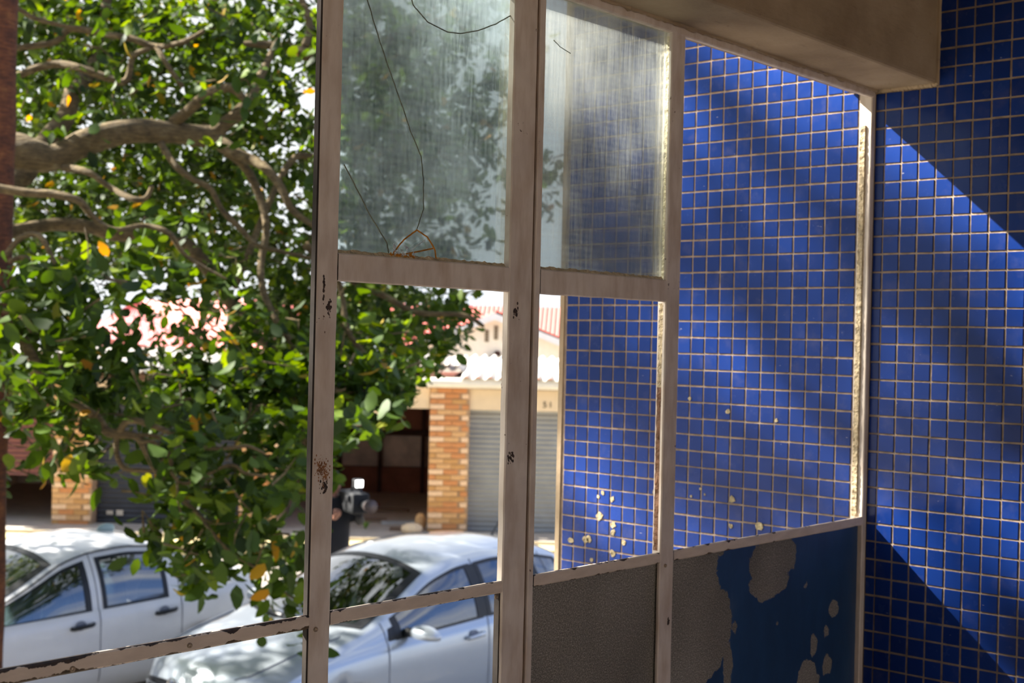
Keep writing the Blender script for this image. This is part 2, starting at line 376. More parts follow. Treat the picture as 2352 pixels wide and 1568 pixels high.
# cracks in the left pane
YC = YF+.27
def crack(pts, r, m=M_CRACK): 
    q = random.Random(len(pts)); P = []
    for (a, b), (c, d) in zip(pts, pts[1:]):
        for k in range(6): t = k/6; P.append(U(lerp(a, c, t)+q.uniform(-.015, .015), YC, lerp(b, d, t)))
    P.append(U(pts[-1][0], YC, pts[-1][1])); MB().tube(P, r*U_, 5).build('crack', m, win)
crack([(31.0, 12.2), (31.73, 10.62), (32.4, 9.35), (32.96, 8.35), (33.42, 7.47), (34.0, 6.6), (34.14, 5.66), (34.17, 4.71), (33.86, 3.96)], .022)
crack([(30.3, 5.9), (30.88, 5.17), (31.51, 4.32), (32.37, 3.38), (32.5, 3.0)], .026)
crack([(32.9, 13.5), (33.39, 12.03), (34.17, 11.55), (35.2, 11.38), (35.9, 11.45), (36.84, 11.74), (37.81, 12.17), (38.8, 12.75)], .024)
crack([(32.7, 3.0), (33.22, 3.52), (33.86, 3.92), (34.4, 3.7), (34.78, 3.31), (34.9, 2.9)], .03, M_RUSTC)
crack([(31.4, 2.86), (32.6, 2.95), (33.3, 3.0), (34.7, 3.3)], .03, M_RUSTC)
crack([(33.4, 3.05), (33.9, 3.35), (34.3, 3.6)], .018, M_SHARD)
crack([(41.3, 12.2), (41.76, 11.99), (42.4, 11.85)], .018)
b = MB(); q = random.Random(9)
for k in range(26):
    x, z = 32.75+q.random()*1.0, 2.86+q.random()*.5*(1-abs(q.random()-.4)); s = q.uniform(.05, .14)
    b.poly([U(x+s*math.cos(a+q.random()*.6), YC+q.uniform(-.06, .03), z+s*math.sin(a)) for a in (0, 2.1, 4.2)])
b.build('shattered_glass', M_SHARD, win, label='crazed splinters at the bottom of the left pane')
b = MB()
for k in range(16):
    x, z = 32.55+q.random()*1.3, 2.84+q.random()*.16; s = q.uniform(.04, .1); b.ell(U(x, YC-.03, z), (s*U_, s*U_*.6, s*U_), 6, 4)
b.build('rust_crumbs', M_RUSTC, win)
# spandrel panels
def mat_panel(name, blue):
    m = NT(name); ge = m.n('ShaderNodeNewGeometry'); pos = ge.outputs['Position']; sp = m.n('ShaderNodeSeparateXYZ'); m.l(pos, sp.inputs[0])
    g = m.ramp(m.noise(640, 3, .8, vec=pos), [(.38, S(92, 89, 82)), (.55, S(140, 136, 128)), (.7, S(215, 210, 200))])
    g2 = m.ramp(m.noise(6, 2, vec=pos), [(.3, (.62, .6, .55)), (.7, (1, .97, .92))]); mm = m.n('ShaderNodeMix', data_type='RGBA', blend_type='MULTIPLY'); mm.inputs['Factor'].default_value = 1
    m.l(g, mm.inputs['A']); m.l(g2, mm.inputs['B']); col = mm.outputs['Result']
    if blue:
        xx = m.math('DIVIDE', sp.outputs['X'], U_); zz = m.math('DIVIDE', m.math('SUBTRACT', sp.outputs['Z'], CAMZ), U_)
        wn = m.math('MULTIPLY', m.math('SUBTRACT', m.noise(34, 5, .6, vec=pos), .5), 1.1)
        E = [(50.3, -13.4, 5.3, 3.6), (52.0, -10.4, 2.4, 1.6), (51.8, -9.9, 2.7, 1.2), (59.4, -10.9, 2.4, 1.15), (59.2, -11.9, 2.0, .85), (65.9, -14.2, .5, .42), (63.8, -15.9, .36, .55), (65.2, -15.4, .3, .4), (63.2, -17.6, 1.0, 1.0), (65.3, -17.1, .4, .6), (55.4, -15.4, .34, 1.1),
             (60.0, -14.15, .16, .16), (62.8, -12.6, .15, .12), (56, -13.8, .12, .22), (64.3, -17.9, .25, .3), (52.2, -15.2, 2.2, 1.0)]
        best = None
        for ex, ez, rx, rz in E:
            dx = m.math('DIVIDE', m.math('SUBTRACT', xx, ex), rx); dz = m.math('DIVIDE', m.math('SUBTRACT', zz, ez), rz)
            d = m.math('SUBTRACT', m.math('SQRT', m.math('ADD', m.math('MULTIPLY', dx, dx), m.math('MULTIPLY', dz, dz))), 1.0)
            d = m.math('MULTIPLY', d, min(rx, rz)); best = d if best is None else m.math('MINIMUM', best, d)
        best = m.math('ADD', best, wn); mask = m.math('MULTIPLY', best, 30, clamp=True)
        bl = m.ramp(m.noise(20, 5, .6, vec=pos, stretch=(1, 1, .4)), [(.3, S(34, 58, 88)), (.6, S(40, 70, 106)), (.8, S(66, 88, 112))])
        col = m.mix(mask, col, bl); m.bump(mask, .25, .0008)
        m.set(Roughness=m.math('SUBTRACT', .8, m.math('MULTIPLY', mask, .42)))
    else: m.set(Roughness=.75)
    m.col(col); return m.m
def panel(x0, x1, m, lab):
    MB().box(U(x0, YF+.28, HB), U(x1, YF+.8, -9.7)).build('spandrel_panel', m, win, label=lab)
panel(40.3, 49.5, mat_panel('speckled_grey_board', False), 'speckled dark grey panel below the sill')
panel(49.6, 68.7, mat_panel('peeling_blue_board', True), 'blue-painted panel peeling to grey below the sill')
for x, z in ((20.28, -9.74), (24.25, -9.68), (29.28, -9.92), (38.3, -9.98), (49.6, -10.02)):        # glazing screws
    b = MB(); P = []
    for k in range(13):
        a = 2*math.pi*k/12; P.append([U(x+r*math.cos(a), YF+y, z+r*math.sin(a)) for r, y in ((.085, -.002), (.08, -.05), (.05, -.06), (.03, .0), (.0, .01))])
    b.grid(P).build('screw', plain('screw_head', S(150, 132, 110), .5, metal=.3) if x < 21 else bpy.data.materials['screw_head'], win, smooth=True)
for x, z, a, c in ((29.55, .95, .14, .34), (29.5, -5.1, .26, .26), (38.95, -4.6, .22, .36), (39.1, 1.1, .2, .5), (49.95, -12.6, .1, .2), (29.3, 1.55, .03, .5)):
    q = random.Random(int(x*z)); b = MB()                                                     # places knocked down to dark metal
    for k in range(26):
        u, v = q.gauss(0, .38)*a, q.gauss(0, .38)*c; s = q.uniform(.015, .06)
        b.poly([U(x+u+s*math.cos(t), YF-.004-.0001*k, z+v+s*1.4*math.sin(t)) for t in (0, 1.3, 2.4, 3.6, 5)][::-1])
    b.build('paint_chip', plain('bare_metal', S(58, 44, 36), .8, var=.4, scale=200) if x == 29.55 else bpy.data.materials['bare_metal'], win)

q = random.Random(8); b = MB(); M_STAIN = plain('orange_rust_stain', S(136, 92, 56), .9, var=.4, scale=150)
for k in range(150):
    u, v = q.gauss(0, .14), q.gauss(0, .2); s = q.uniform(.008, .035)
    x_, z_ = 29.42+u-.25*v, -4.55+v
    if 29.06 < x_ < 29.88: b.poly([U(x_+s*math.cos(t), YF-.003-.00005*k, z_+s*1.6*math.sin(t)) for t in (0, 1.3, 2.4, 3.6, 5)][::-1])
b.build('rust_stain', M_STAIN, win, label='orange-brown rust bloom on the mullion')

# ------------------------------------------------------------------ street
M_ROAD = plain('sun_bleached_asphalt', S(150, 142, 130), .95, var=.18, scale=2.5, bump=.3)
tag(MB().box((-40, 1.1, -.3), (70, 60, 0)).build('road', M_ROAD), 'pale street between the building and the garages', kind='structure')
GT = -math.pi/2+YAW                                 # garages face the window squarely
gx = empty('garage_block', (0, 0, CAMZ-2.93), GT); tag(gx, 'row of brick lock-up garages with roller doors across the street', 'garage')
def G(a, d, z): return (a, d, z)
M_CONC = plain('pale_concrete', S(182, 172, 158), .9, var=.15, scale=5, bump=.3)
pv = MB().box((-30, 19.25, 0), (20, 29, .03+CAMZ-2.93)).build('pavement', M_CONC); pv.rotation_euler = (0, 0, GT); tag(pv, 'concrete apron in front of the garages', kind='structure')
kb = MB().box((-30, 18.75, 0), (20, 19.25, .20)).build('kerb', plain('yellowish_kerb', S(196, 180, 132), .9, var=.2, scale=4)); kb.rotation_euler = (0, 0, GT); tag(kb, 'faded yellow kerb along the garage apron', kind='structure')

# ------------------------------------------------------------------ garages
D0 = 19.9
BR = [plain('brick_'+n, c, .9, var=.15, scale=14) for n, c in (('tan', S(206, 160, 108)), ('orange', S(196, 132, 80)), ('pale', S(226, 190, 152)), ('ochre', S(190, 142, 86)))]
M_MORTAR = plain('mortar', S(170, 140, 108), .95, var=.2)
M_CREAM = plain('cream_plaster', S(222, 198, 162), .9, var=.08, scale=3)
bm_ = MB().box((-.106, 0, -.034), (.106, .1, .034)); BME = []
for m in BR: me = bm_.mesh('brick'); me.materials.append(m); BME.append(me)
hb_ = MB().box((-.05, 0, -.034), (.05, .1, .034)); HME = []
for m in BR: me = hb_.mesh('brick'); me.materials.append(m); HME.append(me)
q = random.Random(12)
for a0 in (-9.63, -6.82, -4.03, -1.21, 1.6):
    p = MB().box((a0+.01, D0+.012, 0), (a0+.60, D0+.6, 2.2)).build('pillar', M_MORTAR, gx)
    for k in range(27):
        z = .045+k*.081
        row = [(.11, 'f'), (.33, 'f'), (.53, 'h')] if k % 2 else [(.055, 'h'), (.22, 'f'), (.44, 'f'), (.57, 'x')]
        for x, t in row:
            ci = (2 if (x < .3 or x > .5) and k % 2 and q.random() < .75 else q.choice((0, 1, 3, 0, 1))) if t != 'x' else 0
            if t == 'x': continue
            me = (BME if t == 'f' else HME)[ci]
            inst('brick', me, p, Matrix.Translation((a0+x+.008, D0+q.uniform(-.012, .002), z)))
M_SHUT = {'grey': plain('grey_shutter', S(150, 150, 146), .6, var=.1, scale=4), 'dark': plain('charcoal_shutter', S(48, 50, 58), .5, var=.2), 'red': plain('oxide_shutter', S(112, 66, 58), .6, var=.15)}
def shutter(name, a0, a1, z0, z1, m, label):
    P = []; n = int((z1-z0)/.0125)
    for k in range(n+1):
        z = lerp(z0, z1, k/n); y = D0+.22+.016*math.sin(2*math.pi*z/.075); P.append([(a0, y, z), (a1, y, z)])
    o = MB().grid(P).build(name, m, gx, smooth=True, label=label); return o
shutter('roller_door', -.61, 1.6, .02, 1.9, M_SHUT['grey'], 'grey ribbed roller door, closed')
shutter('roller_door', -6.2, -4.03, .02, 1.9, M_SHUT['dark'], 'charcoal roller door, closed')
shutter('roller_door', -9.03, -6.82, .72, 1.9, M_SHUT['red'], 'red-brown roller door, half raised')
for a0, a1 in ((-9.03, -6.82), (-6.22, -4.03), (-3.43, -1.21), (-.61, 1.6)):
    MB().box((a0, D0+.05, 1.87), (a1, D0+.3, 2.2)).build('lintel', M_CREAM, gx)
M_BAYW = plain('bay_plaster', S(214, 190, 172), .95, var=.3, scale=3)  # even pale base colour of the open bay walls
M_BROWNW = plain('bay_brown_wall', S(138, 86, 66), .95, var=.3, scale=3)
M_TIMB = plain('dark_timber', S(64, 40, 30), .9, var=.3, scale=8)
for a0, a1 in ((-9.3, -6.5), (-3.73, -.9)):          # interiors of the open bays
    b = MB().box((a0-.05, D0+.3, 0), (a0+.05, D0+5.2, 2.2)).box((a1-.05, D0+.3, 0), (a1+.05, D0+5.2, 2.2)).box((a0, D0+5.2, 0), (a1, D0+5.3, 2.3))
    b.build('garage_wall', M_BAYW, gx)
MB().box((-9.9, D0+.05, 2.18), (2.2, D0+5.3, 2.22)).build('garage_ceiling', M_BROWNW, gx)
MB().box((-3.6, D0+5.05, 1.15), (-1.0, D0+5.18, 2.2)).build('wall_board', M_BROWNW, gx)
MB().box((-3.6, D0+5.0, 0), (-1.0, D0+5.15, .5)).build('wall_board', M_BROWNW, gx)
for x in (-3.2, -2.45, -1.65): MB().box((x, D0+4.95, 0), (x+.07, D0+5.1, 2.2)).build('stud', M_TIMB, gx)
MB().box((-3.6, D0+4.93, 1.1), (-1.0, D0+5.05, 1.2)).build('rail', M_TIMB, gx)
MB().box((-9.9, D0-.14, 2.2), (-3.0, D0+.0, 2.3)).build('fascia_board', plain('brown_fascia', S(96, 68, 48), .9), gx)
P = []
for k in range(9):
    a = math.pi*(.5+k/8); P.append([(x, D0-.1+.065*math.cos(a), 2.27+.075*math.sin(a)) for x in (-2.95, 2.2)])
P.append([(x, D0+.02, 2.2) for x in (-2.95, 2.2)]); P.insert(0, [(x, D0-.08, 2.345) for x in (-2.95, 2.2)])
MB().grid(P).build('gutter', plain('white_gutter', S(226, 218, 200), .6, var=.06), gx)
M_ROOFC = plain('pale_cement_sheet', S(224, 216, 204), .9, var=.12, scale=3)
def sheet(a0, a1, y0, y1, z0, z1, bend=0, name='roof_sheet'):
    P = []
    n = int((a1-a0)/.018)
    for k in range(n+1):
        x = lerp(a0, a1, k/n); P.append([(x, lerp(y0, y1, t), lerp(z0, z1, t)+.03*math.sin(2*math.pi*x/.177)+bend*math.sin(math.pi*(x-a0)/(a1-a0))*(1-t)) for t in (0, .5, 1)])
    o = MB().grid(P).build(name, M_ROOFC, gx, smooth=True); md = o.modifiers.new('thick', 'SOLIDIFY'); md.thickness = .008; return o
for a in (-9.9, -8.85, -7.8, -6.75, -5.7, -4.65, -3.6): sheet(a, a+1.07, D0-.2, 24.6, 2.33, 2.62)
for a in (-.75, .3, 1.35): sheet(a, a+1.07, D0-.2, 24.6, 2.36, 2.62)
sheet(-2.5, -1.5, 21.6, 24.6, 2.46, 2.62); sheet(-1.5, -.7, 21.2, 24.6, 2.44, 2.6); sheet(-1.9, -.85, 20.9, 22.6, 2.52, 2.58, .06)
for x in (-2.3, -1.6, -.9): MB().box((x, D0, 2.24), (x+.06, 24.5, 2.34)).build('rafter', M_TIMB, gx)
MB().box((-2.6, D0+.1, 2.22), (-.7, D0+.16, 2.36)).build('purlin', M_TIMB, gx)
def text(s, parent, loc, size, m, name='numerals', rot=(math.pi/2, 0, 0)):
    cu = bpy.data.curves.new(name, 'FONT'); cu.body = s; cu.size = size; cu.extrude = .004; cu.align_x = 'CENTER'; cu.align_y = 'CENTER'; cu.space_character = 1.35
    o = bpy.data.objects.new(name, cu); C.objects.link(o); o.data.materials.append(m); o.parent = parent; o.location = loc; o.rotation_euler = rot
    bpy.context.view_layer.update(); me = bpy.data.meshes.new_from_object(o); me.name = name; n = bpy.data.objects.new(name, me); C.objects.link(n); n.parent = parent; n.location = loc; n.rotation_euler = rot; bpy.data.objects.remove(o); n.name = name; return n
M_INK = plain('brown_paint', S(84, 64, 36), .8)
t51 = text('51', gx, (.555, D0+.043, 1.965), .125, M_INK); t51['label'] = 'brown painted house number 51'
MB().box((-6.05, D0+.19, .16), (-5.95, D0+.2, .22)).box((-5.9, D0+.19, .15), (-5.8, D0+.2, .23)).build('sticker', M_CONC, gx)
# odds and ends on the apron and in the open bay: each its own thing
def place(name, b, m, loc, rz, label, cat, group=None, smooth=False):
    o = b.build(name, m, smooth=smooth); w = Matrix.Rotation(GT, 4, 'Z') @ Vector(loc); w.z += CAMZ-2.93; o.location = w; o.rotation_euler = (0, 0, GT+rz); return tag(o, label, cat, group)
def plank(L_, w, t, m=None): return MB().box((-L_/2, -w/2, 0), (L_/2, w/2, t))
M_PL = [plain('weathered_plank', S(120, 96, 76), .9, stretch=(1, 8, 1)), plain('grey_plank', S(170, 168, 164), .9), plain('rusty_sheet', S(120, 66, 40), .9)]
for L_, x, y, rz, z, m, lab in ((1.1, -2.45, 20.9, .1, .03, 0, 'brown plank lying across the apron before the open garage'), (.7, -1.62, 20.75, .22, .03, 1, 'pale grey board leaning out beside the brick pillar'),
        (.9, -2.1, 22.2, -.15, .03, 0, 'dark plank on the floor inside the open garage'), (.8, -2.6, 22.8, .3, .03, 2, 'rusty strip on the garage floor, farthest inside'), (.30, -1.62, 20.02, .05, .03, 0, 'short dark timber offcut at the foot of the brick pillar')):
    place('plank', plank(L_, .14, .045), M_PL[m], (x, y, z), rz, lab, 'plank', smooth=False)
q = random.Random(2)
b = MB().ell((0, 0, .07), (.17, .12, .09), 9, 6); place('concrete_lump', b, M_CREAM, (-1.42, 19.75, .03), .3, 'pale lump of broken concrete beside the brick pillar', 'rubble')
b = MB().ell((0, 0, .12), (.09, .08, .14), 9, 6); place('broken_brick', b, BR[0], (-1.32, 20.15, .03), .3, 'orange broken brick leaning on the pillar foot', 'brick')
M_WEED = plain('weed_green', S(110, 140, 50), .8)
for x, y, lab in ((-2.66, 20.15, 'small green weed sprouting from the apron beside the person'), (-2.14, 20.1, 'small green weed on the apron nearer the brick pillar')):
    b = MB()
    for k in range(22):
        a = q.uniform(0, 6.28); l_ = q.uniform(.08, .2); p = Vector((0, 0, 0)); t = Vector((math.cos(a)*.6, math.sin(a)*.6, 1)).normalized()*l_; s = Vector((-math.sin(a), math.cos(a), 0))*.018
        b.poly([p-s*.4, p+t*.5-s, p+t, p+t*.5+s, p+s*.4])
    place('weed', b, M_WEED, (x, y, .03), 0, lab, 'weed')

# ------------------------------------------------------------------ houses beyond
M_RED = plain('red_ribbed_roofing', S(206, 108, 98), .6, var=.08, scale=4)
M_RED_SHADED = plain('shaded_red_roofing', S(170, 84, 84), .7, var=.1, scale=4)  # same roofing on the hip side, its shade put into the colour
M_WHITE = plain('white_trim', S(228, 226, 222), .6, var=.04)
M_HW = plain('house_cream', S(246, 236, 214), .9, var=.05)
def ribbed(b, A, B, C_, D_, n, h=.03):              # quad A-B (low) D-C (high) with standing ribs
    A, B, C_, D_ = map(Vector, (A, B, C_, D_)); nrm = (B-A).cross(D_-A).normalized()
    P = []
    for k in range(n*4+1):
        t = k/(n*4); o = nrm*(h if k % 4 == 0 else 0); P.append([A.lerp(B, t)+o, D_.lerp(C_, t)+o])
    b.grid(P)
h1 = empty('house', (0, 0, 0), GT); tag(h1, 'cream house with a wide gable and red ribbed roof behind the garages', 'house')
def LA(x, y, D): return ((x-1176)/F_PX*D, D, CAMZ-(y-(784+(x-1176)*math.tan(ROLL)-3.9))/F_PX*D)
Dg = 34.0
apx = LA(1136, 722, Dg); rt = LA(1320, 796, Dg); lf = LA(952, 790, Dg)
b = MB().poly([(lf[0], Dg, 0), (rt[0], Dg, 0), (rt[0], Dg, rt[2]), (apx[0], Dg, apx[2]), (lf[0], Dg, lf[2])]).box((lf[0]-1.0, Dg+3.0, 0), (rt[0]+6, Dg+3.1, 3.0))
b.box((lf[0], Dg, 0), (lf[0]+.1, Dg+3, lf[2])).box((rt[0]-.1, Dg, 0), (rt[0], Dg+3, rt[2])).build('wall', M_HW, h1)
b = MB(); ex = .35; zr = LA(1136, 702, 38)[2]
for e_, s in ((lf, -1), (rt, 1)):
    o = Vector((s*.5, 0, -.2)); ribbed(b, Vector(e_)+o+Vector((0, -ex, .06)), Vector((e_[0], Dg+4, e_[2]))+o+Vector((0, 0, .06)), Vector((apx[0], Dg+4, apx[2]+.07)), Vector((apx[0], Dg-ex, apx[2]+.07)), 9)
b.build('roof_gable', M_RED, h1)
b = MB(); ribbed(b, (lf[0]-1.2, Dg+2.6, 2.9), (rt[0]+7, Dg+2.6, 2.9), (rt[0]+7, 38.2, zr), (lf[0]-1.0, 38.2, zr), 95, .02); b.build('roof', M_RED, h1)
b = MB()
for e_ in (lf, rt):
    d = Vector(e_)-Vector(apx); p0 = Vector(apx)+Vector((0, -ex-.02, .03)); p1 = p0+d*1.04
    b.poly([p0, p1, p1-Vector((0, 0, .17)), p0-Vector((0, 0, .17))]); b.poly([p0+Vector((0, .03, 0)), p1+Vector((0, .03, 0)), p1-Vector((0, -.03, .17)), p0-Vector((0, -.03, .17))])
b.build('bargeboard', M_WHITE, h1)
for x, y0, y1 in ((1118, 757, 785), (1139, 748, 780), (1160, 757, 786)):
    a = LA(x-5, y0, Dg-.01); c = LA(x+5, y1, Dg-.01)
    v = MB().box((a[0], Dg-.03, a[2]), (c[0], Dg+.02, c[2])).build('vent', plain('vent_frame', S(176, 160, 132), .8), h1)
    for k in range(5): z = lerp(a[2], c[2], (k+.5)/5); MB().box((a[0]+.02, Dg-.05, z-.015), (c[0]-.02, Dg-.03, z+.012)).build('louvre', M_TIMB, v)
a = LA(1133, 829, Dg-.2); b = MB().ell(a, (.20, .1, .15), 16, 8); b.build('wall_lamp', plain('lamp_grey', S(140, 146, 140), .5), h1, smooth=True)
MB().ell((a[0], a[1]-.05, a[2]), (.12, .08, .08), 16, 8).build('lamp_lens', plain('lamp_lens', S(205, 210, 196), .4), h1, smooth=True)
a = LA(1143, 812, Dg-.1); MB().ell(a, (.09, .09, .08), 10, 6).build('bracket', M_TIMB, h1)
h2 = empty('house', (0, 0, 0), GT); tag(h2, 'house with a pinkish-red hipped roof seen through the tree', 'house')
D2 = 33.0
A = LA(318, 690, D2+3); B = LA(560, 686, D2+3); c0 = LA(180, 765, D2+4); c1 = LA(470, 815, D2-2); c2 = LA(720, 812, D2)
b = MB(); ribbed(b, c1, c2, B, A, 26); b.poly([LA(735, 700, D2+6), B, c2]); b.build('roof_slope', M_RED, h2)
b = MB(); ribbed(b, c0, c1, A, A, 16); b.build('roof_hip', M_RED_SHADED, h2)
ze = c1[2]
b = MB().poly([(c0[0]+.4, c0[1], 0), (c1[0]+.1, c1[1]+.3, 0), (c1[0]+.1, c1[1]+.3, c1[2]-.05), (c0[0]+.4, c0[1], c0[2]-.05)]).poly([(c1[0]+.1, c1[1]+.3, 0), (c2[0], c2[1]+.3, 0), (c2[0], c2[1]+.3, c2[2]-.05), (c1[0]+.1, c1[1]+.3, c1[2]-.05)])
b.build('wall', plain('rosy_wall', S(186, 116, 108), .9), h2)
MB().box((c1[0]-.3, 27.5, 0), (c2[0]+.2, 27.8, LA(500, 812, 27.5)[2])).build('parapet', M_WHITE, h2)
a = LA(524, 700, 27.2); pole = MB().tube([(a[0], 27.2, 0), (a[0], 27.2, a[2])], .05, 8).build('service_pole', plain('pole_grey', S(120, 116, 112), .8)); pole.rotation_euler = (0, 0, GT)
tag(pole, 'thin grey pole standing before the red-roofed house', 'pole')

# ------------------------------------------------------------------ cars
def car(name, label, origin, P, paint, glass, side_windows, seams, handles, black_handles):
    root = empty(name, origin, math.pi if False else 0); tag(root, label, 'car')
    Lc = P['L']
    def bend(s): return (.26*max(0, 1-s/1.1)**2 - .20*max(0, 1-(Lc-s)/.9)**2)
    def w3(s, y, z): return Vector((s+bend(s)*(y/.84)**2, y, z))
    g = lambda k, s: sprof(P[k], s, P.get('sm', .035))
    def side(s, v, off=0):                         # v 0 belt .. 1 rail
        wb, zb, wr, zr = g('wb', s), g('zb', s), g('wr', s), g('zr', s)
        y = lerp(wb-.015, wr, v)+.035*math.sin(math.pi*v)*min(1, (zr-zb)/.35); z = lerp(zb+.01, zr, v)
        return w3(s, -(y+off), z+off*.25)
    def top(s, t, off=0):                          # t -1..1 across
        wr, zr, zc = g('wr', s), g('zr', s), g('zc', s)
        return w3(s, -wr*t, zr+(zc-zr)*(1-abs(t)**2.3)) + Vector((-off*.5 if s < 2 else off*.3, 0, off))
    ss = sorted(set([0, .015, .04, .07]+[.11+k*.045 for k in range(int((Lc-.2)/.045))]+[Lc-.06, Lc-.03, Lc-.012, Lc]))
    arches = P['wheels']
    def low(s, y, z):
        for c in arches:
            d = abs(s-c)
            if d < .345: z = max(z, .30+math.sqrt(.345**2-d*d))
        return z
    def lowpts(s, sg):
        wb, zb = g('wb', s), g('zb', s); out = []
        for dy, z in ((-.10, .20), (-.02, .22), (.012, .36), (.024, .52), (.026, lerp(.52, zb, .4)), (.022, lerp(.52, zb, .75)), (0, zb)):
            zz = min(low(s, 0, z), zb) if zb > .3 else z
            out.append(w3(s, -sg*(wb+dy), min(zz, zb)))
        return out
    NV, NTp = 9, 14
    body = MB(); holes = P['holes']
    for sg in (1, -1):
        rows = []
        for s in ss:
            row = lowpts(s, sg)
            for k in range(NV): v = k/(NV-1); p = side(s, v); row.append(Vector((p.x, p.y*sg, p.z)))
            rows.append(row)
        b0 = len(body.v); n, m = len(rows), len(rows[0])
        for r in rows: body.v += [tuple(p) for p in r]
        for i in range(n-1):
            for j in range(m-1):
                sm, v = (ss[i]+ss[i+1])/2, (j-7+.5)/(NV-1)
                if any(a < sm < c and l_ < v < h_ for a, c, l_, h_ in holes): continue
                body.f.append((b0+i*m+j, b0+i*m+j+1, b0+(i+1)*m+j+1, b0+(i+1)*m+j))
    rows = [[top(s, -1+2*k/NTp) for k in range(NTp+1)] for s in ss]
    b0 = len(body.v); n, m = len(rows), NTp+1
    for r in rows: body.v += [tuple(p) for p in r]
    ws, rwn = P['wind'], P['rear']
    for i in range(n-1):
        for j in range(m-1):
            sm, t = (ss[i]+ss[i+1])/2, -1+2*(j+.5)/NTp
            f0 = ws[0]+ws[2]*t*t
            if f0+.03 < sm < ws[1]-.03 and abs(t) < .9: continue
            if rwn[0]+.04 < sm < rwn[1]-.04 and abs(t) < .86: continue
            body.f.append((b0+i*m+j, b0+i*m+j+1, b0+(i+1)*m+j+1, b0+(i+1)*m+j))
    for s in (0, Lc):                              # nose and tail faces
        ring = lowpts(s, 1)[1:]+[side(s, 1)]+[top(s, 1-2*k/NTp) for k in range(1, NTp)]+[Vector((p.x, -p.y, p.z)) for p in reversed(lowpts(s, 1)[1:])]
        body.poly(ring)
    body.build('body', paint, root, smooth=True)
    # glass and its black surrounds
    def patch(nm, fn, n1, n2, m, lab=None): return MB().grid([[fn(i/n1, j/n2) for j in range(n2+1)] for i in range(n1+1)]).build(nm, m, root, smooth=True, label=lab)
    def rim(fn, n1, n2, e1, e2, m, nm='window_seal'):
        b = MB()
        def strip(f):
            b.grid(f)
        strip([[fn(i/n1, q) for q in (0, e2)] for i in range(n1+1)]); strip([[fn(i/n1, q) for q in (1-e2, 1)] for i in range(n1+1)])
        strip([[fn(q, j/n2) for q in (0, e1)] for j in range(n2+1)]); strip([[fn(q, j/n2) for q in (1-e1, 1)] for j in range(n2+1)])
        b.build(nm, m, root)
    for sg in (1, -1):
        for a, c, l_, h_, sk in side_windows:
            def fn(u, v, off=.003, sg=sg, a=a, c=c, l_=l_, h_=h_, sk=sk):
                s = lerp(a, c, u)+sk*(v)*(u); p = side(s, lerp(l_, h_, v), off); return Vector((p.x, p.y*sg, p.z))
            patch('side_window', lambda u, v: fn(u, v, .0), 14, 5, glass)
            rim(lambda u, v: fn(-.03+1.06*u, -.02+1.04*v, .006), 14, 5, .065, .055, M_BLK)
    for nm, f_ in (('windscreen', lambda u, t: top(lerp(ws[0]+ws[2]*(2*t-1)**2*.81, ws[1], u), (2*t-1)*.93, .002)), ('rear_window', lambda u, t: top(lerp(rwn[0], rwn[1], u), (2*t-1)*.88, .002))):
        patch(nm, f_, 16, 12, glass)
        rim((lambda f_: lambda u, t: f_(u, t)+Vector((0, 0, .004)))(f_), 16, 12, .07, .06, M_BLK)
    for s in seams:
        for sg in (1, -1):
            b = MB(); rows = []
            for k in range(8):
                z = lerp(.30, g('zb', s), k/7); p = w3(s, -(g('wb', s)+(.027 if k in range(1, 7) else .004)), z); rows.append([Vector((p.x-.004, p.y*sg, p.z)), Vector((p.x+.004, p.y*sg, p.z))])
            for k in range(6): p = side(s, k/5*.96, .003); rows.append([Vector((p.x-.004, p.y*sg, p.z)), Vector((p.x+.004, p.y*sg, p.z))])
            b.grid(rows); b.build('door_seam', M_SEAM, root)
    for s, z in handles:
        for sg in (1, -1):
            wb = g('wb', s)+.028; hm = M_BLK if black_handles else paint
            b = MB().tube([(s-.10, -sg*(wb+.002), z-.003), (s-.09, -sg*(wb+.028), z-.002), (s+.07, -sg*(wb+.030), z+.010), (s+.095, -sg*(wb+.004), z+.012)], .017, 8); b.build('door_handle', hm, root, smooth=True)
            MB().grid([[Vector((s-.02+r*math.cos(a), -sg*(wb+.001+.0*r), z+.012+r*.8*math.sin(a))) for r in (.0, .05)] for a in [2*math.pi*k/16 for k in range(17)]]).build('handle_shade', M_SHADE, root)  # flat disc, shade of the grip hollow put into its grey
    for c in arches:
        for sg in (1, -1):
            y = sg*.70
            wheel = MB().tube([(c, y-.10, .31), (c, y-.09, .31), (c, y+.09, .31), (c, y+.10, .31)], [.27, .305, .305, .27], 28).build('wheel', M_TYRE, root, smooth=True)
            hub = MB().tube([(c, y-sg*.06+sg*.13, .31), (c, y+sg*.105, .31)], [.19, .2], 20)
            hub.build('hubcap', M_ALLOY, wheel, smooth=True)
            P2 = []
            for k in range(15): a = math.pi*k/14; P2.append([(c+.36*math.cos(a), sg*q_, .30+.36*math.sin(a)) for q_ in (.52, .80)])
            MB().grid(P2).build('wheel_well', M_BLK, root)
    # cabin
    cab = MB().box((1.3, -.68, .22), (P['L']-.8, .68, .26)); cab.build('cabin_floor', M_SEATD, root)
    for s, sg in ((2.05, 1), (2.05, -1), (2.95, 1), (2.95, -1)):
        sb = MB().ell((s+.10, -sg*.36, .72), (.11, .24, .34), 12, 8).ell((s-.15, -sg*.36, .46), (.28, .24, .12), 12, 8).build('seat', P['seat'], root, smooth=True)
        MB().ell((s+.2, -sg*.36, 1.12), (.055, .13, .10), 12, 8).build('headrest', P['seat'], root, smooth=True)
    MB().ell((1.35, 0, .78), (.30, .66, .13), 14, 8).build('dashboard', M_BLK, root, smooth=True)
